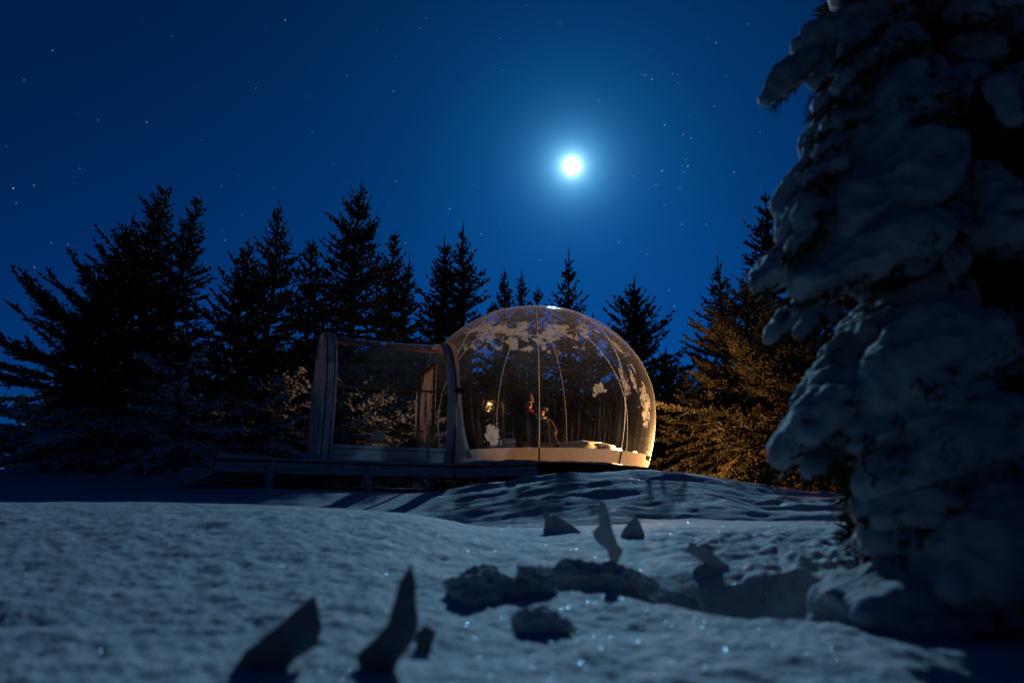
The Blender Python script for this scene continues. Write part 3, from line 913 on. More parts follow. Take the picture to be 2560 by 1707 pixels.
# snow ground sheet / floor inside
m = MB()
m.add([pp(TC0, -0.7, 0.008), pp(TC1 + AX * 0.9, -0.7, 0.008), pp(TC1 + AX * 0.9, 0.7, 0.008), pp(TC0, 0.7, 0.008)], [(0, 1, 2, 3)])
child(m, 'ground_sheet', M_SLATEFAB)
m = MB(); n_ = 64; zf = BC.z - 1.215
m.add([Vector((BC.x + 2.10 * cos(2 * pi * k / n_), BC.y + 2.10 * sin(2 * pi * k / n_), zf)) for k in range(n_)], [tuple(range(n_))])
child(m, 'bubble_floor', M_GREYFAB)

# frost patches on the film: real thin crusts
def frost_patch(name, az0, az1, el0, el1, fn, step=0.014, r=BR + 0.006):
    na = max(8, int((az1 - az0) * BR * cos((el0 + el1) / 2) / step)); ne = max(8, int((el1 - el0) * BR / step))
    aa, ee = np.meshgrid(np.linspace(az0, az1, na), np.linspace(el0, el1, ne), indexing='ij')
    X = np.sin(aa) * np.cos(ee); Yv = -np.cos(aa) * np.cos(ee); Z = np.sin(ee)
    Vv = np.stack([X * BR, Yv * BR, Z * np.where(Z > 0, CU, CL)], -1) * (r / BR + 0.001 * vnoise(X * 60, Yv * 60, Z * 60))[..., None]
    msk = fn(X * BR, Yv * BR, Z * BR, aa, ee) > 0
    thick = np.clip(fn(X * BR, Yv * BR, Z * BR, aa, ee) * 2.6, 0, 1)
    cell = msk[:-1, :-1] & msk[1:, 1:]
    i_, j_ = np.nonzero(cell); q_ = i_ * ne + j_
    if len(q_) == 0: return
    Fq = np.stack([q_, q_ + 1, q_ + ne + 1, q_ + ne], 1)
    used, inv = np.unique(Fq, return_inverse=True)
    o = mesh_obj(name, Vv.reshape(-1, 3)[used], inv.reshape(-1, 4), M_FROST, None, smooth=True)
    at_ = o.data.attributes.new('thick', 'FLOAT', 'POINT'); at_.data.foreach_set('value', thick.ravel()[used].astype(np.float32))
    o.parent = tent; o.location = BC - tent.location
    if name in ('frost_crust', 'frost_specks'): o['kind'] = 'stuff'
    return o
# cap of frost around the apex, thickest on the far side of the vent ring
def cap(x, y, z, a, e):
    rho = np.sqrt(x * x + y * y)
    n_ = fbm(x * 4.5 + 5, y * 4.5, z * 4.5, 5, 0.62)
    band = 0.62 - np.abs(rho - 1.05) * 1.6 + np.where(y > 0.15, 0.18, -0.75) + 0.12 * np.sin(a * 2.1)
    return n_ * 0.9 + band - 0.50 + 0.25 * vnoise(x * 30, y * 30, z * 30)
frost_patch('frost_crust', 0, 2 * pi, RAD(42), RAD(86), cap, 0.013)
def speck(x, y, z, a, e):
    n_ = fbm(x * 16, y * 16, z * 16, 3, 0.6); g_ = fbm(x * 1.9 + 3, y * 1.9, z * 1.9, 2)
    return n_ + 0.8 * g_ - 0.62 - np.where(y > 0, 0, 0.2)
frost_patch('frost_specks', door_az - 0.9 - 0.0, door_az + 2.6, RAD(18), RAD(60), speck, 0.014)
def sph_at(px, py, front=True):
    """az, el where the sight line meets the bubble"""
    res = None
    for C_ in (CU, CL):
        o_ = Vector((0, 0, EYE)) - BC; d = ray(px, py).normalized()
        o2 = Vector((o_.x / BR, o_.y / BR, o_.z / C_)); d2 = Vector((d.x / BR, d.y / BR, d.z / C_))
        a, b, c = d2.dot(d2), o2.dot(d2), o2.dot(o2) - 1
        disc = max(0, b * b - a * c)
        p = o2 + d2 * ((-b - sqrt(disc)) / a if front else (-b + sqrt(disc)) / a)
        if (p.z > 0) == (C_ == CU) or res is None: res = (atan2(p.x, -p.y), math.asin(max(-1, min(1, p.z))))
    return res
for (px, py, w, h, tilt, sd) in ((1497, 972, 0.11, 0.13, 0.3, 3), (1545, 870, 0.07, 0.16, -0.5, 4), (1571, 885, 0.03, 0.08, -0.4, 5), (1549, 925, 0.035, 0.06, 0, 6),
                                 (1560, 955, 0.10, 0.24, -0.3, 7), (1582, 945, 0.08, 0.24, -0.15, 8), (1581, 918, 0.035, 0.11, -0.4, 9), (1613, 1005, 0.20, 0.36, -0.05, 10),
                                 (1565, 978, 0.10, 0.08, 0, 11), (1235, 1085, 0.14, 0.16, 0.2, 12), (1481, 1050, 0.03, 0.03, 0, 13), (1373, 880, 0.03, 0.04, 0, 14),
                                 (1250, 870, 0.10, 0.07, 0, 15), (1321, 873, 0.12, 0.05, 0, 16), (1278, 855, 0.15, 0.07, 0, 17)):
    a0, e0 = sph_at(px, py, px > 1300 and py > 860 or px == 1235)
    def fn(x, y, z, a, e, a0=a0, e0=e0, w=w, h=h, tilt=tilt, sd=sd):
        du = (a - a0) * BR * cos(e0); dv = (e - e0) * BR
        c_, s_ = cos(tilt), sin(tilt); u2 = du * c_ - dv * s_; v2 = du * s_ + dv * c_
        return 1 - (u2 / w) ** 2 - (v2 / h) ** 2 + 0.95 * fbm(x * 12 + sd, y * 12, z * 12, 4, 0.7) + 0.5 * vnoise(x * 70, y * 70, z * 70) * ((u2 / w) ** 2 + (v2 / h) ** 2)
    frost_patch('frost_patch', a0 - 1.8 * max(w, h) / BR / max(.3, cos(e0)), a0 + 1.8 * max(w, h) / BR / max(.3, cos(e0)), e0 - 1.6 * max(w, h) / BR, e0 + 1.6 * max(w, h) / BR, fn, 0.010)

# ------------------------------------------------------------------ deck
deck = empty('wooden_deck', (BC.x - 1.5, BC.y - 2, 0.9), 'grey wooden deck on short posts carrying the bubble tent above the snow', 'deck')
DZ = 1.325
def dchild(m, name, mat, bevel=0.004, smooth=False): return child(m, name, mat, deck, smooth, bevel)
C1 = Vector((-0.95, 11.57, 0)); C0 = C1 - AX * 3.72
def z_(p, z): return Vector((p.x, p.y, z))
# deck boards laid across the tunnel axis
nbo = 29
for k in range(nbo):
    a = C0 + AX * (3.72 + 0.5) * ((k + 0.5) / nbo)
    m = MB(); j = 0.012 * sin(k * 5.1)
    m.bar(z_(a - BX * (0.05 + j), DZ - 0.02), z_(a + BX * 2.05, DZ - 0.02), 0.138, 0.034); dchild(m, 'deck_board', M_WOOD)
# round platform below the bubble: boards cut to a circle
Rp = 2.46
for k in range(34):
    x = -Rp + (k + 0.5) * 2 * Rp / 34
    hh = sqrt(max(0.01, Rp * Rp - x * x)) - 0.02
    c = Vector((BC.x, BC.y, 0)) + AX * x
    if x < -1.55: continue
    m = MB(); m.bar(z_(c - BX * hh, DZ - 0.021), z_(c + BX * hh, DZ - 0.021), 2 * Rp / 34 - 0.012, 0.034); dchild(m, 'deck_board', M_DARKWOOD)
# wedge of decking between the tunnel deck and the circle
E1 = Vector((0.40, 11.22, 0))
m = MB(); pts = [C1, E1, Vector((BC.x, BC.y, 0)) - AX * 1.2, C1 + BX * 1.2]
m.add([z_(p, DZ - 0.037) for p in pts] + [z_(p, DZ - 0.003) for p in pts], [(3, 2, 1, 0), (4, 5, 6, 7)] + [(i, (i + 1) % 4, 4 + (i + 1) % 4, 4 + i) for i in range(4)])
dchild(m, 'corner_decking', M_WOOD)
# fascia boards
def fascia(a, b, zt, zb, mat, inset=0.0):
    m = MB(); m.bar(z_(a, (zt + zb) / 2), z_(b, (zt + zb) / 2), 0.035, zt - zb); dchild(m, 'fascia_board', mat)
dn = -BX
fascia(C0 + AX * 0.02 - dn * 0.06, C0 + AX * 0.80 - dn * 0.06, 1.262, 1.10, M_WOOD)
fascia(C0 + AX * 0.81 - dn * 0.06, C0 + AX * 2.28 - dn * 0.06, 1.262, 1.10, M_WOOD)
fascia(C0 + AX * 2.29 - dn * 0.06, C1 - AX * 0.005 - dn * 0.06, 1.262, 1.10, M_WOOD)
fascia(C1 + Vector((0.0, 0.07, 0)), E1 + Vector((0.02, 0.05, 0)), 1.26, 1.10, M_WOOD)
NP = 18
for k in range(NP):
    a0 = -pi * 0.62 + k * 2 * pi / 36 * 1.25; a1 = a0 + 2 * pi / 36 * 1.25
    p = Vector((BC.x + 2.40 * cos(a0), BC.y + 2.40 * sin(a0), 0)); q2 = Vector((BC.x + 2.40 * cos(a1), BC.y + 2.40 * sin(a1), 0))
    fascia(p, q2, 1.285, 1.06, M_DARKWOOD)
# joists and far fascia, posts
for k in range(7):
    a = C0 + AX * (0.15 + 0.52 * k)
    m = MB(); m.bar(z_(a + BX * 0.10, 1.20), z_(a + BX * 2.0, 1.20), 0.045, 0.15); dchild(m, 'joist', M_WOOD)
fascia(C0 + BX * 2.05, C1 + BX * 2.05, 1.285, 1.12, M_WOOD)
def post(p, zt=1.265, w=0.09):
    g = tz(p.x, p.y) - 0.12
    m = MB(); m.box(((p.x), (p.y), (zt + g) / 2), (w, w, zt - g), Matrix.Rotation(-RAD(27), 3, 'Z')); dchild(m, 'deck_post', M_WOOD)
for s in (0.80, 2.28): post(C0 + AX * s - BX * 0.005)
post(C0 + AX * 0.8 + BX * 1.9); post(C0 + AX * 2.3 + BX * 1.9); post(C1 + Vector((0.52, 0.0, 0)))
for a in (-0.35, -1.2, -2.0, 0.6, 1.5, 2.4): post(Vector((BC.x + 2.2 * cos(a), BC.y + 2.2 * sin(a), 0)), 1.28)
# steps at the outer end
for b in (0.04, 1.05):
    s0 = C0 + BX * b
    m = MB()
    prof_ = [(0.0, 1.285), (0.0, 1.06), (-0.75, 0.70), (-0.75, 0.93), (-0.42, 0.93), (-0.42, 1.10), (-0.06, 1.10), (-0.06, 1.285)]
    L_ = [z_(s0 + AX * a, z) - BX * 0.02 for a, z in prof_]; R_ = [z_(s0 + AX * a, z) + BX * 0.02 for a, z in prof_]
    n_ = len(prof_)
    m.add(L_ + R_, [(0, 1, 2, 3), (0, 3, 4, 5), (0, 5, 6, 7), tuple(n_ + i for i in (3, 2, 1, 0)), tuple(n_ + i for i in (5, 4, 3, 0)), tuple(n_ + i for i in (7, 6, 5, 0))] + [(i, (i + 1) % n_, n_ + (i + 1) % n_, n_ + i) for i in range(n_)])
    dchild(m, 'stair_stringer', M_WOOD, 0)
for (a, z) in ((-0.24, 1.12), (-0.60, 0.95)):
    m = MB(); c = C0 + AX * a
    m.bar(z_(c - BX * 0.03, z), z_(c + BX * 1.12, z), 0.36, 0.035); dchild(m, 'stair_tread', M_WOOD)
m = MB(); m.bar(z_(C0 - AX * 0.035 - BX * 0.0, 1.18), z_(C0 - AX * 0.035 + BX * 2.0, 1.18), 0.03, 0.17); dchild(m, 'fascia_board', M_WOOD)
# snow lying on deck edge and steps
def snow_strip(pts, w, h, name='snow_cover', par=deck, seed=0):
    m = MB(); rr = []
    pts = [Vector(p) for p in pts]
    L = sum((pts[i + 1] - pts[i]).length for i in range(len(pts) - 1)); n = max(10, int(L / 0.05))
    d = (pts[-1] - pts[0]).normalized(); s = d.cross(Vector((0, 0, 1))).normalized()
    for k in range(n + 1):
        u = k / n * (len(pts) - 1); i = min(int(u), len(pts) - 2); p = pts[i].lerp(pts[i + 1], u - i)
        e = min(1, 6 * k / n, 6 * (n - k) / n) ** 0.5
        hh = h * e * (0.75 + 0.45 * mnoise.noise(Vector((p.x * 4, p.y * 4, seed)))); ww = w * (0.8 + 0.3 * mnoise.noise(Vector((p.x * 5, p.y * 5, seed + 4))))
        rr.append([p + s * (ww / 2 * cos(a)) + Vector((0, 0, max(0, hh) * sin(a) - 0.004)) for a in np.linspace(0, pi, 9)])
    m.grid(rr); return child(m, name, M_SNOW, par, smooth=True)
snow_strip([z_(C0 - AX * 0.05 + BX * 0.02, DZ), z_(C0 + AX * 0.75 + BX * 0.03, DZ)], 0.30, 0.06, seed=1)
snow_strip([z_(C0 + AX * 1.0 + BX * 0.08, DZ), z_(C1 + BX * 0.05, DZ)], 0.22, 0.018, seed=2)
snow_strip([z_(C1 + BX * 0.03 + AX * .05, DZ), z_(E1 + Vector((-0.4, 0.08, 0)), DZ), z_(E1 + Vector((0.05, 0.06, 0)), DZ)], 0.24, 0.07, seed=3)
fr = [Vector((BC.x + 2.36 * cos(a), BC.y + 2.36 * sin(a), DZ)) for a in np.linspace(-pi * 0.60, -pi * 0.30, 8)]
snow_strip(fr, 0.2, 0.05, seed=4)
for (a, z) in ((-0.26, 1.138), (-0.62, 0.968)):
    c = C0 + AX * a
    snow_strip([z_(c - BX * 0.02, z), z_(c + BX * 1.1, z)], 0.34, 0.06, seed=a * 10)

# ------------------------------------------------------------------ bed, lamp, ball
bedc = Vector((BC.x + 0.36, BC.y + 0.20, zf + 0.005))
bed = empty('bed', bedc, 'low round bed with white bedding inside the bubble', 'bed')
def blob_disc(rx, ry, z0, z1, seed, amp=0.02, n=72, m_=14, c=(0, 0), power=0.22):
    m = MB(); rr = []
    for j in range(m_ + 1):
        t = j / m_ * pi / 2
        kr = cos(t) ** power if j < m_ else 0.0; kz = sin(t) ** 0.7
        if j == m_: kr = 0.001
        row = []
        for i in range(n):
            a = 2 * pi * i / n
            x, y = rx * kr * cos(a), ry * kr * sin(a)
            w = amp * mnoise.noise(Vector((x * 3.2 + seed, y * 3.2, kz * 2))) + amp * 0.4 * mnoise.noise(Vector((x * 9 + seed, y * 9, kz * 6)))
            row.append(Vector((c[0] + x * (1 + w), c[1] + y * (1 + w), z0 + (z1 - z0) * kz + w)))
        rr.append(row)
    m.grid(rr, close_u=True); return m
blob_disc(1.40, 1.25, 0.0, 0.38, 1, 0.01).build('mattress', M_BED, bed, smooth=True)
blob_disc(1.44, 1.29, 0.22, 0.50, 5, 0.07).build('duvet', M_BED, bed, smooth=True)
blob_disc(0.36, 0.22, 0.50, 0.62, 9, 0.03, 40, 10, (-0.75, -0.2), 0.4).build('pillow', M_BED, bed, smooth=True)
blob_disc(0.34, 0.22, 0.50, 0.62, 13, 0.03, 40, 10, (0.80, 0.25), 0.4).build('pillow', M_BED, bed, smooth=True)
M_BALL = simple('pearl_ball', (0.55, 0.62, 0.7), 0.15, 0.6, 0.1)

lamp_p = Vector((BC.x + 1.97 * sin(RAD(76)), BC.y - 1.97 * cos(RAD(76)), zf + 0.004))
lamp = empty('floor_lamp', lamp_p, 'small warm glowing floor lamp at the right foot of the bubble', 'lamp')
M_BULB = emitter('warm_bulb', (1.0, 0.66, 0.30), 14)
m = MB(); m.tube([(0, 0, 0), (0, 0, 0.02), (0, 0, 0.035)], [0.075, 0.075, 0.03], 20); m.tube([(0, 0, 0.03), (0, 0, 0.23)], 0.012, 10); m.build('lamp_base', M_BLACK, lamp, smooth=False)
bm = bmesh.new(); bmesh.ops.create_uvsphere(bm, u_segments=20, v_segments=12, radius=0.055)
for v in bm.verts: v.co.z = v.co.z * 1.05 + 0.28
me = bpy.data.meshes.new('globe'); bm.to_mesh(me); bm.free(); me.materials.append(M_BULB)
me.polygons.foreach_set('use_smooth', np.ones(len(me.polygons), dtype=bool))
o = bpy.data.objects.new('globe', me); COL.objects.link(o); o.parent = lamp
ld = bpy.data.lights.new('lamp_light', 'POINT'); ld.energy = 340; ld.color = (1.0, 0.51, 0.18); ld.shadow_soft_size = 0.09
lo = bpy.data.objects.new('lamp_light', ld); COL.objects.link(lo); lo.location = lamp_p + Vector((0, 0, 0.48))

# reflective ball on the bed, just right of the people
def uvball(name, c, r, mat, parent=None, sc=(1, 1, 1), seg=20):
    bm = bmesh.new(); bmesh.ops.create_uvsphere(bm, u_segments=seg, v_segments=seg // 2 + 2, radius=r)
    for v in bm.verts: v.co = Vector((v.co.x * sc[0], v.co.y * sc[1], v.co.z * sc[2]))
    me = bpy.data.meshes.new(name); bm.to_mesh(me); bm.free(); me.materials.append(mat)
    me.polygons.foreach_set('use_smooth', np.ones(len(me.polygons), dtype=bool))
    o = bpy.data.objects.new(name, me); COL.objects.link(o); o.location = c
    if parent: o.parent = parent
    return o

# ------------------------------------------------------------------ people
M_COAT = fabric('dark_winter_coat', (0.085, 0.065, 0.060), 0.0, 60)
M_COAT2 = fabric('dark_brown_coat', (0.12, 0.085, 0.062), 0.0, 60)
M_TROUSER = fabric('trousers_brown', (0.13, 0.085, 0.055), 0.0, 60)
M_HAT = fabric('knit_hat', (0.22, 0.16, 0.12), 0.0, 80)
M_HAT2 = fabric('flat_cap_fabric', (0.18, 0.20, 0.24), 0.0, 80)
M_SKIN = simple('skin', (0.42, 0.24, 0.16), 0.5, 0.4, 0.1, 8, 0.05)
M_HAIR = simple('hair_brown', (0.05, 0.03, 0.02), 0.5, 0.4, 0.3, 30, 0.5, 0.003, (1, 1, 0.1))
M_SCARF = fabric('red_scarf', (0.30, 0.05, 0.035), 0.0, 80)
M_FUR = fabric('pale_fur_trim', (0.35, 0.30, 0.26), 0.0, 40)
def skin_mesh(name, joints, bones, mat, parent, sub=2):
    """joints: list of (pos, radius); bones: index pairs; grown with the Skin modifier"""
    me = bpy.data.meshes.new(name)
    me.from_pydata([j[0] for j in joints], bones, [])
    tmp = bpy.data.objects.new(name, me); COL.objects.link(tmp)
    sk = tmp.modifiers.new('skin', 'SKIN'); sk.use_smooth_shade = True
    for i, (p, r) in enumerate(joints):
        rr = r if hasattr(r, '__len__') else (r, r)
        me.skin_vertices[0].data[i].radius = rr
    me.skin_vertices[0].data[0].use_root = True
    sb = tmp.modifiers.new('sub', 'SUBSURF'); sb.levels = sub; sb.render_levels = sub
    dg = bpy.context.evaluated_depsgraph_get(); dg.update()
    ev = tmp.evaluated_get(dg)
    nm = bpy.data.meshes.new_from_object(ev)
    nm.materials.clear(); nm.materials.append(mat)
    bpy.data.objects.remove(tmp); bpy.data.meshes.remove(me)
    nm.name = name
    nm.polygons.foreach_set('use_smooth', np.ones(len(nm.polygons), dtype=bool))
    o = bpy.data.objects.new(name, nm); COL.objects.link(o); o.parent = parent
    return o
def face_head(parent, c, face, tilt=0.0, r=0.098):
    """head with nose, brow, ears and mouth; face = yaw of the view direction"""
    bm = bmesh.new(); bmesh.ops.create_uvsphere(bm, u_segments=32, v_segments=24, radius=1)
    for v in bm.verts:
        x, y, z = v.co          # face towards +x
        X, Y_, Z = x * 0.098, y * 0.078, z * 0.122
        if z < 0 and x > 0: X *= 1 - 0.10 * z * z; Y_ *= 1 - 0.32 * z * z
        if z < -0.2 and x < 0: X *= 0.8
        nose = math.exp(-((y / 0.16) ** 2 + ((z + 0.10) / 0.22) ** 2)) * (x > 0)
        X += 0.022 * nose
        eye = sum(math.exp(-(((y - s * 0.42) / 0.16) ** 2 + ((z - 0.08) / 0.12) ** 2)) for s in (-1, 1)) * (x > 0)
        X -= 0.010 * eye
        mouth = math.exp(-((y / 0.30) ** 2 + ((z + 0.48) / 0.06) ** 2)) * (x > 0)
        X -= 0.004 * mouth
        ear = math.exp(-((x / 0.14) ** 2 + ((z + 0.02) / 0.22) ** 2)) * (abs(y) > 0.85)
        Y_ += 0.014 * ear * (1 if y > 0 else -1)
        v.co = Vector((X, Y_, Z)) * (r / 0.098)
    me = bpy.data.meshes.new('head'); bm.to_mesh(me); bm.free(); me.materials.append(M_SKIN)
    me.polygons.foreach_set('use_smooth', np.ones(len(me.polygons), dtype=bool))
    o = bpy.data.objects.new('head', me); COL.objects.link(o); o.parent = parent
    o.location = c; o.rotation_euler = (0, tilt, face)
    for s in (-1, 1):
        e = uvball('eye', (0.082, s * 0.033, 0.012), 0.009, M_BLACK, o, seg=10)
    return o
def hand(parent, c, d, up, s=1.0, side=1):
    """palm, four unequal bent fingers and a thumb, one mesh"""
    c, d, up = Vector(c), Vector(d).normalized(), Vector(up).normalized()
    w = d.cross(up).normalized()
    m = MB()
    m.tube([c, c + d * 0.045 * s, c + d * 0.088 * s], [0.026 * s, 0.036 * s, 0.030 * s], 8)
    for k, (o_, L) in enumerate(((-0.027, 0.062), (-0.009, 0.074), (0.009, 0.070), (0.026, 0.055))):
        b = c + d * 0.082 * s + w * o_ * s
        p1 = b + (d * 0.9 - up * 0.3).normalized() * L * 0.42 * s; p2 = p1 + (d * 0.6 - up * 0.7).normalized() * L * 0.33 * s; p3 = p2 + (d * 0.2 - up).normalized() * L * 0.25 * s
        m.tube([b, p1, p2, p3], [0.0095 * s, 0.009 * s, 0.008 * s, 0.0055 * s], 6)
    b = c + d * 0.02 * s + w * side * 0.030 * s
    m.tube([b, b + (d + w * side * 0.8).normalized() * 0.034 * s, b + (d + w * side * 0.3 - up * 0.3).normalized() * 0.062 * s], [0.012 * s, 0.011 * s, 0.007 * s], 6)
    return m.build('hand', M_SKIN, parent, smooth=True)

bed_top = zf + 0.405
p_ = at(1316, 1115, BC.y - 0.62)
seat1 = Vector((p_.x, BC.y - 0.62, zf + 0.46))
per1 = empty('person', seat1, 'person in a tall knit hat and dark coat sitting upright on the bed', 'person')
# sits on the bed edge facing the camera and a little to the right, turned to the other person
J1 = [((0, 0, 0.13), (0.17, 0.14)), ((0, 0.01, 0.30), (0.15, 0.12)), ((0.01, 0.0, 0.46), (0.18, 0.13)), ((0.02, -0.01, 0.57), (0.13, 0.10)), ((0.025, -0.015, 0.645), (0.058, 0.058)),
      ((-0.17, 0.0, 0.52), 0.078), ((-0.25, -0.06, 0.27), 0.062), ((-0.12, -0.22, 0.19), 0.046),
      ((0.19, -0.02, 0.52), 0.078), ((0.28, -0.10, 0.30), 0.060), ((0.17, -0.26, 0.22), 0.046),
      ((-0.10, -0.06, 0.10), 0.105), ((-0.13, -0.44, 0.13), 0.085), ((-0.14, -0.50, -0.18), 0.062), 
      ((0.10, -0.06, 0.10), 0.105), ((0.14, -0.44, 0.15), 0.085), ((0.16, -0.52, -0.16), 0.062)]
B1 = [(0, 1), (1, 2), (2, 3), (3, 4), (3, 5), (5, 6), (6, 7), (3, 8), (8, 9), (9, 10), (0, 11), (11, 12), (12, 13), (0, 14), (14, 15), (15, 16)]
skin_mesh('body', J1, B1, M_COAT, per1)
face_head(per1, (0.03, -0.03, 0.755), -pi / 2 + 0.55)
# tall knit hat: rounded crown narrowing to a soft point, turned-up brim
m = MB(); rr = []
for j, (z, r) in enumerate(((0.78, 0.108), (0.785, 0.118), (0.815, 0.119), (0.82, 0.110), (0.87, 0.106), (0.92, 0.090), (0.965, 0.064), (0.995, 0.034), (1.005, 0.004))):
    rr.append([Vector((0.03 + 0.02 * (z - 0.78) * 3 + r * cos(a), -0.03 + r * 0.92 * sin(a), z + 0.012 * cos(a))) for a in np.linspace(0, 2 * pi, 29)[:-1]])
m.grid(rr, close_u=True); m.build('knit_hat', M_HAT, per1, smooth=True)
m = MB(); m.tube([Vector((0.025 + 0.085 * cos(a), -0.02 + 0.075 * sin(a), 0.635 + 0.012 * sin(3 * a))) for a in np.linspace(0, 2 * pi, 21)], 0.034, 8); m.build('scarf', M_SCARF, per1, smooth=True)
hand(per1, (-0.115, -0.235, 0.188), (0.7, -0.6, -0.1), (0, 0, 1), 1, 1); hand(per1, (0.165, -0.27, 0.218), (-0.6, -0.7, -0.1), (0, 0, 1), 1, -1)
for s in (-1, 1):
    m = MB(); x = 0.145 * s; m.tube([(x, -0.47, -0.16), (x, -0.50, -0.22), (x + 0.01 * s, -0.56, -0.262), (x + 0.02 * s, -0.66, -0.27), (x + 0.02 * s, -0.72, -0.275)], [0.06, 0.062, 0.055, 0.050, 0.030], 10); m.build('boot', M_BLACK, per1, smooth=True)

p_ = at(1352, 1112, BC.y - 0.72)
seat2 = Vector((p_.x, BC.y - 0.70, zf + 0.44))
per2 = empty('person', seat2, 'person in a pale flat cap and dark coat crouching lower, leaning against the hatted one', 'person')
J2 = [((0.02, 0.02, 0.10), (0.15, 0.13)), ((0.03, -0.01, 0.24), (0.14, 0.12)), ((0.03, -0.04, 0.37), (0.16, 0.13)), ((0.01, -0.07, 0.45), (0.11, 0.09)), ((0.0, -0.09, 0.505), (0.05, 0.05)),
      ((-0.15, -0.04, 0.42), 0.068), ((-0.20, -0.14, 0.22), 0.054), ((-0.06, -0.28, 0.18), 0.042),
      ((0.18, -0.04, 0.42), 0.072), ((0.27, -0.10, 0.22), 0.058), ((0.20, -0.27, 0.12), 0.042),
      ((-0.06, -0.06, 0.09), 0.095), ((-0.10, -0.38, 0.24), 0.075), ((-0.10, -0.46, -0.06), 0.055),
      ((0.12, -0.06, 0.09), 0.095), ((0.16, -0.38, 0.22), 0.075), ((0.27, -0.46, -0.05), 0.055)]
skin_mesh('body', J2, B1, M_COAT2, per2)
face_head(per2, (0.0, -0.12, 0.60), -pi / 2 + 0.35, 0.12, 0.092)
m = MB(); rr = []
for (z, r, dy) in ((0.625, 0.104, 0), (0.64, 0.122, 0.0), (0.665, 0.130, -0.008), (0.69, 0.112, -0.012), (0.705, 0.07, -0.01), (0.709, 0.004, 0)):
    rr.append([Vector((0.015 + r * cos(a), -0.12 + dy + r * 0.95 * sin(a), z - 0.10 * r * cos(a))) for a in np.linspace(0, 2 * pi, 29)[:-1]])
m.grid(rr, close_u=True)
vis = [Vector((0.03 + 0.10 * sin(a) + 0.03, -0.16 - 0.12 * cos(a), 0.632 - 0.018 * cos(a))) for a in np.linspace(-1.2, 1.2, 11)]; inn = [Vector((0.02 + 0.09 * sin(a), -0.13 - 0.085 * cos(a), 0.640)) for a in np.linspace(-1.2, 1.2, 11)]
m.grid([vis, inn]); m.grid([[p - Vector((0, 0, 0.006)) for p in inn], [p - Vector((0, 0, 0.006)) for p in vis]])
m.build('flat_cap', M_HAT2, per2, smooth=True)
m = MB(); m.tube([Vector((0.005 + 0.085 * cos(a), -0.09 + 0.075 * sin(a), 0.495)) for a in np.linspace(0, 2 * pi, 21)], 0.030, 8); m.build('fur_collar', M_FUR, per2, smooth=True)
hand(per2, (-0.055, -0.29, 0.178), (0.7, -0.6, 0), (0, 0, 1), .95, 1); hand(per2, (0.20, -0.285, 0.115), (0.2, -0.8, -0.3), (0, 0, 1), .95, -1)
for (x, z) in ((-0.10, -0.10), (0.28, -0.10)):
    m = MB(); m.tube([(x, -0.45, z + 0.03), (x, -0.47, z - 0.06), (x, -0.53, z - 0.15), (x, -0.63, z - 0.21), (x, -0.68, z - 0.225)], [0.052, 0.055, 0.05, 0.046, 0.028], 10); m.build('boot', M_BLACK, per2, smooth=True)
p_ = at(1344, 1105, BC.y - 0.95)
b_ = uvball('shiny_ball', (at(1343, 1103, BC.y - 0.35).x, BC.y - 0.35, zf + 0.42), 0.085, M_BALL)
b_.location.z = at(1343, 1105, BC.y - 0.35).z
b_.location.z = max(b_.location.z, zf + 0.62)
tag(b_, 'shiny bluish ball on the bed beside the crouching person', 'ball')

# ------------------------------------------------------------------ big snow-laden spruce close to the camera
def lump_mesh(L, Wd, Hh, seed, sub=4, droop=0.25, rough=1.0, tip=0.55):
    """a pillow of snow along +x, root at 0, tip at L, hanging towards the tip"""
    bm = bmesh.new(); bmesh.ops.create_icosphere(bm, subdivisions=sub, radius=1)
    co = np.array([v.co[:] for v in bm.verts])
    x, y, z = co[:, 0], co[:, 1], co[:, 2]
    t = (x + 1) / 2
    wid = 1 - (1 - tip) * t ** 1.5
    n1 = fbm(x * 1.3 + seed * 3.1, y * 1.3, z * 1.3, 2)
    n2 = fbm(x * 3.3 + seed * 1.7, y * 3.3 + 4, z * 3.3, 3, 0.5)
    n3 = 1 - np.abs(fbm(x * 2.4 - seed, y * 2.4, z * 2.4 + 2, 2)) * 1.5
    r = 1 + rough * (0.20 * n1 + 0.09 * n2 + 0.07 * n3)
    X = t * L + (r - 1) * x * L * 0.28
    Yc = y * Wd / 2 * wid * r
    lower = np.where(z < 0, 0.55, 1.0)
    Z = z * Hh * wid ** 0.7 * r * lower - droop * L * t ** 2.0
    P = np.stack([X, Yc, Z], -1)
    fr = 0.008 * fbm(P[:, 0] * 16 + seed, P[:, 1] * 16, P[:, 2] * 16, 3, 0.6)
    P += co * fr[:, None]
    faces = np.array([[v.index for v in f.verts] for f in bm.faces])
    bm.free()
    return P, faces
near = None
TRX, TRY = 2.28, 3.35
near = empty('snow_laden_spruce', (TRX, TRY, tz(TRX, TRY)), 'big near spruce buried in thick snow, filling the right edge', 'tree')
NB0 = Vector(near.location)
m = MB(); m.tube([(0.02 * sin(z * 3), 0.02 * cos(z * 2), z) for z in np.linspace(-0.15, 4.4, 16)], list(np.linspace(0.09, 0.02, 16)), 10); m.build('trunk', M_BARK, near, smooth=True)
PIL, PILF = [], []
def project(p):
    q = Vector(p) - Vector((0, 0, EYE)); d = q.y * cos(PITCH) + q.z * sin(PITCH)
    return 1280 + F * q.x / d, 853.5 - F * (q.z * cos(PITCH) - q.y * sin(PITCH)) / d
def edge_px(y): return float(np.interp(y, [0, 200, 430, 600, 700, 850, 1000, 1100, 1250, 1330, 1420, 1640], [2150, 2130, 2060, 2100, 2100, 2150, 2160, 2180, 2220, 2250, 2220, 2180]))
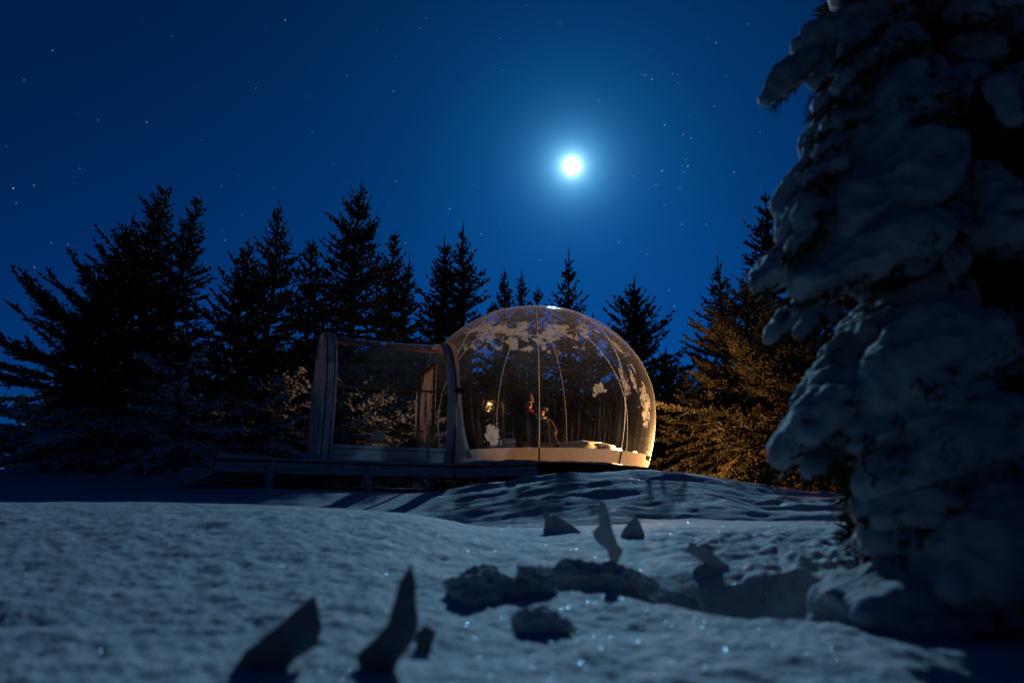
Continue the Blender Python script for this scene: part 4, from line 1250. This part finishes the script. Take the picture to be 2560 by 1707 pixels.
def bough(root, tip, Wd, Hh, seed, droop=0.12, twigs=True, sub=4, tipw=0.55, rough=1.0):
    """a bough: a dark needled limb with its pillow of snow; root and tip in world space"""
    root, tip = Vector(root), Vector(tip)
    d = tip - root; L = d.length
    d0 = d + Vector((0, 0, droop * L)); X = d0.normalized()
    Yv = Vector((0, 0, 1)).cross(X)
    if Yv.length < 0.2: Yv = Vector((1, 0, 0.1)).cross(X)
    Yv.normalize(); Zv = X.cross(Yv).normalized()
    R3 = np.array([X, Yv, Zv]).T
    P, Fc = lump_mesh(L, Wd, Hh, seed, sub, droop, rough, tipw)
    Pw = P @ R3.T + np.array(root - NB0)
    rnd = np.random.RandomState(seed)
    # limb and needles under the snow
    A, B, Wq = [], [], []
    n = 60 if twigs else 24
    t = rnd.uniform(0.05, 1.02, n); yy = rnd.uniform(-0.5, 0.5, n) * Wd * (1 - 0.4 * t) * 1.05
    zb = -droop * L * t ** 2 - Hh * 0.42
    a = np.stack([t * L, yy, zb], -1)
    dv = np.stack([rnd.uniform(0.2, 1.0, n), np.sign(yy) * rnd.uniform(0.1, 0.9, n), rnd.uniform(-0.8, -0.05, n)], -1); dv /= np.linalg.norm(dv, axis=1)[:, None]
    b = a + dv * rnd.uniform(0.04, 0.10, n)[:, None]
    A.append(a); B.append(b); Wq.append(np.full(n, 0.008))
    # needles along every little shoot
    k = 10; rp = np.repeat(np.arange(n), k); f_ = rnd.rand(len(rp))
    q0 = a[rp] + (b - a)[rp] * f_[:, None]; nd = dv[rp] * 0.7 + rnd.normal(0, 0.7, (len(rp), 3)); nd /= np.linalg.norm(nd, axis=1)[:, None]
    A.append(q0); B.append(q0 + nd * 0.022); Wq.append(np.full(len(rp), 0.0018))
    V_, F_ = spindles(np.concatenate(A), np.concatenate(B), np.concatenate(Wq), seed)
    V_ = V_ @ R3.T + np.array(root - NB0)
    bo = mesh_obj('bough', V_, F_, M_NEEDLE, near)
    bo['kind'] = 'stuff'
    PIL.append(Pw); PILF.append(Fc + sum(len(p) for p in PIL[:-1]))
    return bo
sd = 100
# boughs whose outline shows against the sky: root px, tip px, depth, thickness in px of the frame
OUT0 = [
 # (root x, y), (tip x, y), Y, width px, height px, droop
 ((2330, 20), (2085, 95), 3.0, 230, 95, .15), ((2330, -90), (2095, -20), 3.0, 200, 90, .1),
 ((2250, 75), (2005, 110), 3.0, 150, 55, .05), ((2110, 95), (1915, 245), 3.0, 80, 38, .05), ((2180, 150), (2045, 205), 2.95, 110, 36, .2), ((2120, 130), (1990, 118), 3.05, 110, 36, .1),
 ((2330, 150), (2070, 330), 3.0, 250, 100, .1), ((2260, 260), (2035, 430), 3.0, 260, 100, .1), ((2380, 220), (2120, 420), 2.8, 280, 110, .12),
 ((2260, 400), (1950, 540), 2.95, 300, 95, .15), ((2380, 420), (2080, 600), 2.7, 320, 105, .15), ((2200, 480), (1965, 590), 2.85, 200, 60, .2),
 ((2230, 600), (1885, 710), 2.9, 240, 62, .18), ((2150, 690), (1925, 840), 2.9, 130, 40, .15), ((2340, 620), (2000, 720), 2.65, 280, 80, .12),
 ((2360, 760), (2080, 860), 2.8, 250, 65, .2), ((2250, 800), (1985, 985), 2.85, 200, 62, .1), ((2190, 880), (1955, 1010), 2.9, 140, 45, .1),
 ((2270, 900), (1925, 1130), 2.75, 290, 75, .08), ((2220, 1000), (2010, 1175), 2.7, 200, 62, .08), ((2200, 940), (1975, 1090), 2.6, 220, 60, .1),
 ((2440, 860), (2130, 1010), 2.5, 360, 100, .22), ((2400, 1000), (2100, 1110), 2.5, 300, 80, .25), ((2460, 1090), (2130, 1210), 2.45, 380, 110, .2),
 ((2440, 1230), (2125, 1300), 2.45, 340, 80, .15), ((2360, 1330), (2110, 1370), 2.5, 260, 52, .1),
]
OUT = [((r[0] + (45 if t[1] > 840 else 0) + (25 if t[1] > 1180 else 0), r[1]), (t[0] + (45 if t[1] > 840 else 0) + (25 if t[1] > 1180 else 0), t[1]), Y, w, h, d) for (r, t, Y, w, h, d) in OUT0]
for k, (r_, t_, Y, wp, hp, dr) in enumerate(OUT):
    a = at(r_[0], r_[1], Y + 0.12); b = at(t_[0], t_[1], Y)
    bough(a, b, wp / F * Y * 1.1, hp / F * Y * 1.25, sd + k, dr, tipw=0.8, twigs=wp > 220)
# the lowest boughs lie on the ground towards the camera, dark below a moonlit edge
for k, (r_, t_, Y, wp, hp, dr) in enumerate((((2680, 1380), (2200, 1440), 2.5, 560, 160, .06), ((2620, 1450), (2060, 1570), 2.38, 600, 115, .05), ((2700, 1330), (2400, 1480), 2.15, 700, 160, .1))):
    a = at(r_[0], r_[1], Y + 0.25); b = at(t_[0], t_[1], Y)
    bough(a, b, wp / F * Y, hp / F * Y, sd + 60 + k, dr, tipw=0.7)
# the rest of the crown: whorls of boughs all round the trunk
rnd = random.Random(5)
k = 0
for z in np.arange(0.18, 4.2, 0.31):
    rr_ = 1.02 * (1 - (z / 4.9) ** 2.2)
    for q_ in range(8):
        az = q_ * 2 * pi / 8 + z * 2.1 + rnd.uniform(-0.3, 0.3)
        dx, dy = cos(az), sin(az)
        # leave the left-hand outline to the boughs above
        L_ = rr_ * 0.62 if (dx < -0.7 and dy < 0.8) else rr_ * rnd.uniform(0.72, 1.12)
        base = Vector((TRX, TRY, NB0.z + z + rnd.uniform(-0.1, 0.1)))
        r0 = base + Vector((dx * 0.16, dy * 0.16, 0.02)); t0 = base + Vector((dx * L_, dy * L_, rnd.uniform(-0.30, 0.02)))
        t0.z = max(t0.z, tz(t0.x, t0.y) + 0.08)
        wdt = rnd.uniform(0.22, 0.44)
        for _ in range(14):
            q_x, q_y = project(t0)
            if q_x - 0.34 * wdt * F / max(t0.y, 1) < edge_px(q_y): t0 = r0.lerp(t0, 0.9)
        bough(r0, t0, wdt, rnd.uniform(0.07, 0.14), 300 + k, rnd.uniform(0.08, 0.36), twigs=True, sub=4, tipw=rnd.uniform(0.7, 0.95), rough=1.7); k += 1
# small side boughs and hanging fingers that break up the outline and the front
for q_ in range(150):
    z = rnd.uniform(0.35, 4.1); rr_ = 1.0 * (1 - (z / 4.9) ** 2.2)
    az = rnd.uniform(pi * 0.85, pi * 1.85)
    L_ = rr_ * rnd.uniform(0.62, 0.98)
    c = Vector((TRX + cos(az) * L_, TRY + sin(az) * L_, NB0.z + z))
    ln = rnd.uniform(0.14, 0.32)
    d = Vector((cos(az) + rnd.uniform(-0.5, 0.5), sin(az) * 0.9 + rnd.uniform(-0.5, 0.5), rnd.uniform(-1.0, -0.2))).normalized()
    t0 = c + d * ln
    q_x, q_y = project(t0)
    if q_x < edge_px(q_y) - 60: continue
    bough(c, t0, rnd.uniform(0.08, 0.16), rnd.uniform(0.03, 0.06), 700 + q_, rnd.uniform(0.1, 0.5), twigs=False, sub=3, tipw=rnd.uniform(0.5, 0.9), rough=1.6)
for q_ in range(46):
    y_ = rnd.uniform(60, 1180); e_ = float(np.interp(y_, [0, 250, 430, 700, 850, 1000, 1180], [2120, 2080, 2030, 1960, 2070, 2020, 2040]))
    Yd = rnd.uniform(2.65, 3.05); c = at(e_ + rnd.uniform(25, 90), y_, Yd); t0 = at(e_ + rnd.uniform(-45, 10), y_ + rnd.uniform(25, 95), Yd - 0.04)
    bough(c, t0, rnd.uniform(0.06, 0.12), rnd.uniform(0.025, 0.045), 900 + q_, rnd.uniform(0.1, 0.3), twigs=False, sub=3, tipw=rnd.uniform(0.5, 0.9), rough=1.5)
# the pillows have frozen into one mantle of snow
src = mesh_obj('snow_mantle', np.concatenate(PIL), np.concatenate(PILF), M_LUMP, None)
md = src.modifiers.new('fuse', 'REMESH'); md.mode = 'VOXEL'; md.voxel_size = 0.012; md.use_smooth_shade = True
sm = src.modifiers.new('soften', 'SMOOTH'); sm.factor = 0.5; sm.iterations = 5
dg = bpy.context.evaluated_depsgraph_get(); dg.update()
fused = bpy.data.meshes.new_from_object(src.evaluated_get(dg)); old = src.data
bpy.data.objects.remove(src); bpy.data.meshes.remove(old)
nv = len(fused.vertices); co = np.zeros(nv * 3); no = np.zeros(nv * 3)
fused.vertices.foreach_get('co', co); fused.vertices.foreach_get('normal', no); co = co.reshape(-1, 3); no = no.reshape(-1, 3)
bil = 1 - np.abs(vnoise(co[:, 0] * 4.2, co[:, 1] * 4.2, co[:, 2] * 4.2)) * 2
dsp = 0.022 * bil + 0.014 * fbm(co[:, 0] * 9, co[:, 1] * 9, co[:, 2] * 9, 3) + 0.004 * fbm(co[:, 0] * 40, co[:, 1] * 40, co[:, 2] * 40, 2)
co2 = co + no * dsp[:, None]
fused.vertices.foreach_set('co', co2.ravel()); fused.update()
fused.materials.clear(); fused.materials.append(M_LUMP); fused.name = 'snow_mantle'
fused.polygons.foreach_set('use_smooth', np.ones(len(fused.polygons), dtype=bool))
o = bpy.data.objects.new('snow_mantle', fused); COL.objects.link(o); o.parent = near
print('MANTLE', nv)
# dark needle tufts that break through the mantle
rt = np.random.RandomState(21)
tocam = np.array([0, 0, EYE]) - (co2 + np.array(NB0)); tocam /= np.linalg.norm(tocam, axis=1)[:, None]
ok = np.nonzero((no[:, 2] < 0.05) & ((no * tocam).sum(1) > 0.1))[0]
fieldv = fbm(co2[ok, 0] * 3.1 + 7, co2[ok, 1] * 3.1, co2[ok, 2] * 3.1, 2)
ok = ok[fieldv > 0.28]
sel = rt.choice(ok, min(420, len(ok)), replace=False)
A, B, Wq = [], [], []
for v in sel:
    m_n = rt.randint(16, 40); r_ = rt.uniform(0.008, 0.03)
    c = co2[v] + rt.normal(0, r_, (m_n, 3)) - no[v] * 0.004
    dd = no[v] * 0.9 + np.array([0, 0, -0.5]) + rt.normal(0, 0.6, (m_n, 3)); dd /= np.linalg.norm(dd, axis=1)[:, None]
    A.append(c); B.append(c + dd * rt.uniform(0.012, 0.032, m_n)[:, None]); Wq.append(np.full(m_n, 0.0045))
V_, F_ = spindles(np.concatenate(A), np.concatenate(B), np.concatenate(Wq), 5)
tf = mesh_obj('needle_tufts', V_, F_, M_NEEDLE, near); tf['kind'] = 'stuff'
# dark needled heart of the tree, seen in the gaps between the boughs
n = 16000
zz = rt.uniform(0.1, 4.3, n); rad_ = np.sqrt(rt.rand(n)) * 0.62 * (1 - (zz / 4.9) ** 2.2); an = rt.rand(n) * 6.283
P = np.stack([rad_ * np.cos(an), rad_ * np.sin(an), zz], -1)
dd = np.stack([np.cos(an), np.sin(an), rt.uniform(-0.6, 0.2, n)], -1) + rt.normal(0, 0.5, (n, 3)); dd /= np.linalg.norm(dd, axis=1)[:, None]
V_, F_ = spindles(P, P + dd * 0.13, np.full(n, 0.014), 6)
hc = mesh_obj('inner_twigs', V_, F_, M_NEEDLE, near); hc['kind'] = 'stuff'

def ground_hit(px, py, y0=1.2, y1=9.0):
    """distance at which the sight line meets the snow"""
    r = ray(px, py); yy = np.linspace(y0, y1, 1600)
    z = EYE + r.z / r.y * yy; g = terrain(r.x / r.y * yy, yy)
    k_ = np.nonzero(z < g)[0]
    return float(yy[k_[0]]) if len(k_) else None
# ------------------------------------------------------------------ shards, crusts and lumps on the snow
def shard(name, px_pts, Y, thick, label, seed, cat='snow shard', lean=0.12, group='shards of snow crust', ncut=5, yaw=0.0):
    """a standing plate of wind crust whose face has this outline, given by its points at distance Y"""
    low = max(px_pts, key=lambda q: q[1]); near_enough = ground_hit(sum(q[0] for q in px_pts) / len(px_pts), low[1] - 6)
    if near_enough: Y = near_enough
    pts = [at(x, y, Y) for x, y in px_pts]
    pts = [p - Vector((0, 0, 0.02)) if p.z < min(q.z for q in pts) + 0.03 else p for p in pts]
    c = sum(pts, Vector()) / len(pts); zb = min(p.z for p in pts)
    base_c = Vector((c.x, Y, zb))
    bm = bmesh.new()
    n = len(pts)
    cy_, sy_ = cos(yaw), sin(yaw)
    def place(p, off, s):
        dx = (p.x - c.x) * s; dz = p.z - zb
        if s < 1: dz = (p.z - c.z) * s + c.z - zb
        return Vector((dx * cy_ - off * sy_, dx * sy_ + off * cy_ + lean * dz, dz))
    front = [bm.verts.new(place(p, -thick * 0.25, 0.86)) for p in pts]
    rim = [bm.verts.new(place(p, 0, 1.0)) for p in pts]
    back = [bm.verts.new(place(p, thick * 0.9, 0.86)) for p in pts]
    for a_, b_ in ((front, rim), (rim, back)):
        for i in range(n): bm.faces.new((a_[i], a_[(i + 1) % n], b_[(i + 1) % n], b_[i]))
    bm.faces.new(front[::-1]); bm.faces.new(back)
    bmesh.ops.triangulate(bm, faces=bm.faces)
    for _ in range(3):
        bmesh.ops.subdivide_edges(bm, edges=[e for e in bm.edges if e.calc_length() > 0.012], cuts=1, use_grid_fill=False)
        bmesh.ops.triangulate(bm, faces=[f for f in bm.faces if len(f.verts) > 3])
    bmesh.ops.smooth_vert(bm, verts=bm.verts, factor=0.8, use_axis_x=True, use_axis_y=True, use_axis_z=True)
    for v in bm.verts:
        q = v.co * 22 + Vector((seed, 0, 0))
        v.co += Vector((mnoise.noise(q), mnoise.noise(q + Vector((5, 0, 0))), mnoise.noise(q + Vector((0, 7, 0))))) * 0.006
    bmesh.ops.recalc_face_normals(bm, faces=bm.faces)
    me = bpy.data.meshes.new(name); bm.to_mesh(me); bm.free(); me.materials.append(M_SHADED_CRUST if Y < 2.2 else M_SNOW)
    me.polygons.foreach_set('use_smooth', np.ones(len(me.polygons), dtype=bool))
    o = bpy.data.objects.new(name, me); COL.objects.link(o); o.location = base_c
    return tag(o, label, cat, group)
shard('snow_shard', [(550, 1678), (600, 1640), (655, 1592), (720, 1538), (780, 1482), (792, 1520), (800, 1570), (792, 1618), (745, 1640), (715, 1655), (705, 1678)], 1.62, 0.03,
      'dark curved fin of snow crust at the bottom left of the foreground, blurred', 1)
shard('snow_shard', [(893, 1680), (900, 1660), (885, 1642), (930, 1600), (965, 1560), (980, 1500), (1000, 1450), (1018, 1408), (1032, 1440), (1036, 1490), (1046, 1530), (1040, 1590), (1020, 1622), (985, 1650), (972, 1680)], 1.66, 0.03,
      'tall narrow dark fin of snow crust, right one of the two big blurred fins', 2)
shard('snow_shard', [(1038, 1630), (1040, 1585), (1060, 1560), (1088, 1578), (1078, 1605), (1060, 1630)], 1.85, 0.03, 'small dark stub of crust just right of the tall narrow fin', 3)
shard('snow_shard', [(1530, 1445), (1526, 1400), (1518, 1375), (1485, 1350), (1482, 1330), (1500, 1310), (1497, 1290), (1505, 1245), (1512, 1250), (1528, 1290), (1535, 1330), (1548, 1362), (1560, 1378), (1548, 1400), (1546, 1445)], 2.9, 0.03,
      'upright pointed spike of frosted crust in front of the mound', 4)
shard('snow_shard', [(1355, 1335), (1362, 1300), (1350, 1285), (1368, 1276), (1392, 1310), (1420, 1328), (1420, 1335)], 4.0, 0.04, 'leaning crust flake left of the spike, first of two', 5)
shard('snow_shard', [(1418, 1335), (1376, 1292), (1385, 1284), (1430, 1312), (1462, 1330), (1460, 1338)], 4.05, 0.04, 'slanting crust flake left of the spike, lying towards it', 6)
shard('snow_shard', [(1548, 1338), (1560, 1322), (1580, 1296), (1590, 1288), (1602, 1308), (1615, 1335), (1612, 1345)], 3.7, 0.05, 'small triangular snow shard right of the spike', 7)
shard('snow_shard', [(1712, 1378), (1730, 1352), (1745, 1360), (1790, 1385), (1830, 1408), (1840, 1420), (1780, 1412), (1740, 1392)], 3.3, 0.04, 'long low slab of crust on the right slope', 8)
shard('snow_shard', [(1712, 1478), (1722, 1470), (1735, 1455), (1745, 1480), (1768, 1512), (1758, 1520), (1738, 1500)], 2.5, 0.03, 'small dark notch of crust below the long slab', 9)
def chunk(px, py, Y, sx, sy, sz, seed, label, rot=0.0):
    Y = ground_hit(px, py + 25) or Y
    p = at(px, py, Y); g = tz(p.x, Y)
    P, Fc = lump_mesh(2, 2, 1, seed, 5, 0, 2.1, 0.7)
    P = P - np.array([1, 0, 0]); P = P * np.array([sx, sy, sz]); P = P + (0.010 * fbm(P[:, 0] * 28, P[:, 1] * 28, P[:, 2] * 28, 3, 0.6))[:, None] * np.array([0.6, 0.6, 1.0])
    c_, s_ = cos(rot), sin(rot); P = P @ np.array([[c_, s_, 0], [-s_, c_, 0], [0, 0, 1]])
    o = mesh_obj('snow_chunk', P, Fc, M_SNOW, smooth=True); o.location = (p.x, Y, g + sz * 0.05)
    return tag(o, label, 'snow chunk', 'broken chunks of crust')
chunk(1225, 1462, 2.42, 0.145, 0.075, 0.085, 1, 'lumpy snow chunk with a dark face, left of the long wedge', 0.35)
chunk(1195, 1480, 2.34, 0.09, 0.06, 0.07, 2, 'low tail of snow chunk pointing down left', 0.4)
chunk(1335, 1455, 2.52, 0.085, 0.05, 0.085, 5, 'narrow upright snow lump between the two larger chunks', -0.6)
chunk(1455, 1430, 2.75, 0.22, 0.08, 0.085, 3, 'long wedge of snow chunk with its dark side to the camera', -0.35)
chunk(1345, 1545, 2.02, 0.085, 0.045, 0.05, 4, 'small arched snow chunk nearest to the camera', -0.25)
chunk(1590, 1450, 2.65, 0.09, 0.04, 0.04, 6, 'low ridge of snow trailing right from the long wedge', -0.35)

# ice crystals that catch the moon: real flakes lying on the snow
rs = np.random.RandomState(3)
n = 13000
Yc = 1.3 * (11 / 1.3) ** rs.rand(n); Uc = rs.uniform(-0.8, 0.8, n); Xc = Uc * Yc
Zc = terrain(Xc, Yc) + 0.003
sz = 0.0011 * (0.6 + 0.9 * rs.rand(n) ** 2) * (0.40 + Yc * 0.33)
nr = np.stack([rs.normal(0, 0.22, n), rs.normal(-0.05, 0.22, n), np.ones(n)], -1); nr /= np.linalg.norm(nr, axis=1)[:, None]
t1 = np.cross(nr, [0.2, 0.9, 0.1]); t1 /= np.linalg.norm(t1, axis=1)[:, None]; t2 = np.cross(nr, t1)
ctr = np.stack([Xc, Yc, Zc], -1)
hexv = [ctr + (t1 * cos(a) + t2 * sin(a)) * sz[:, None] for a in np.linspace(0, 2 * pi, 7)[:-1]]
Vv = np.stack(hexv, 1).reshape(-1, 3); Ff = np.arange(n * 6).reshape(n, 6)
mi, N = material('ice_crystal')
g_ = N.n('ShaderNodeBsdfGlossy'); g_.inputs[0].default_value = (0.8, 0.9, 1, 1); g_.inputs['Roughness'].default_value = 0.30
finish(N, g_.outputs[0])
cr = mesh_obj('ice_crystals', Vv, Ff, mi); tag(cr, kind='stuff')
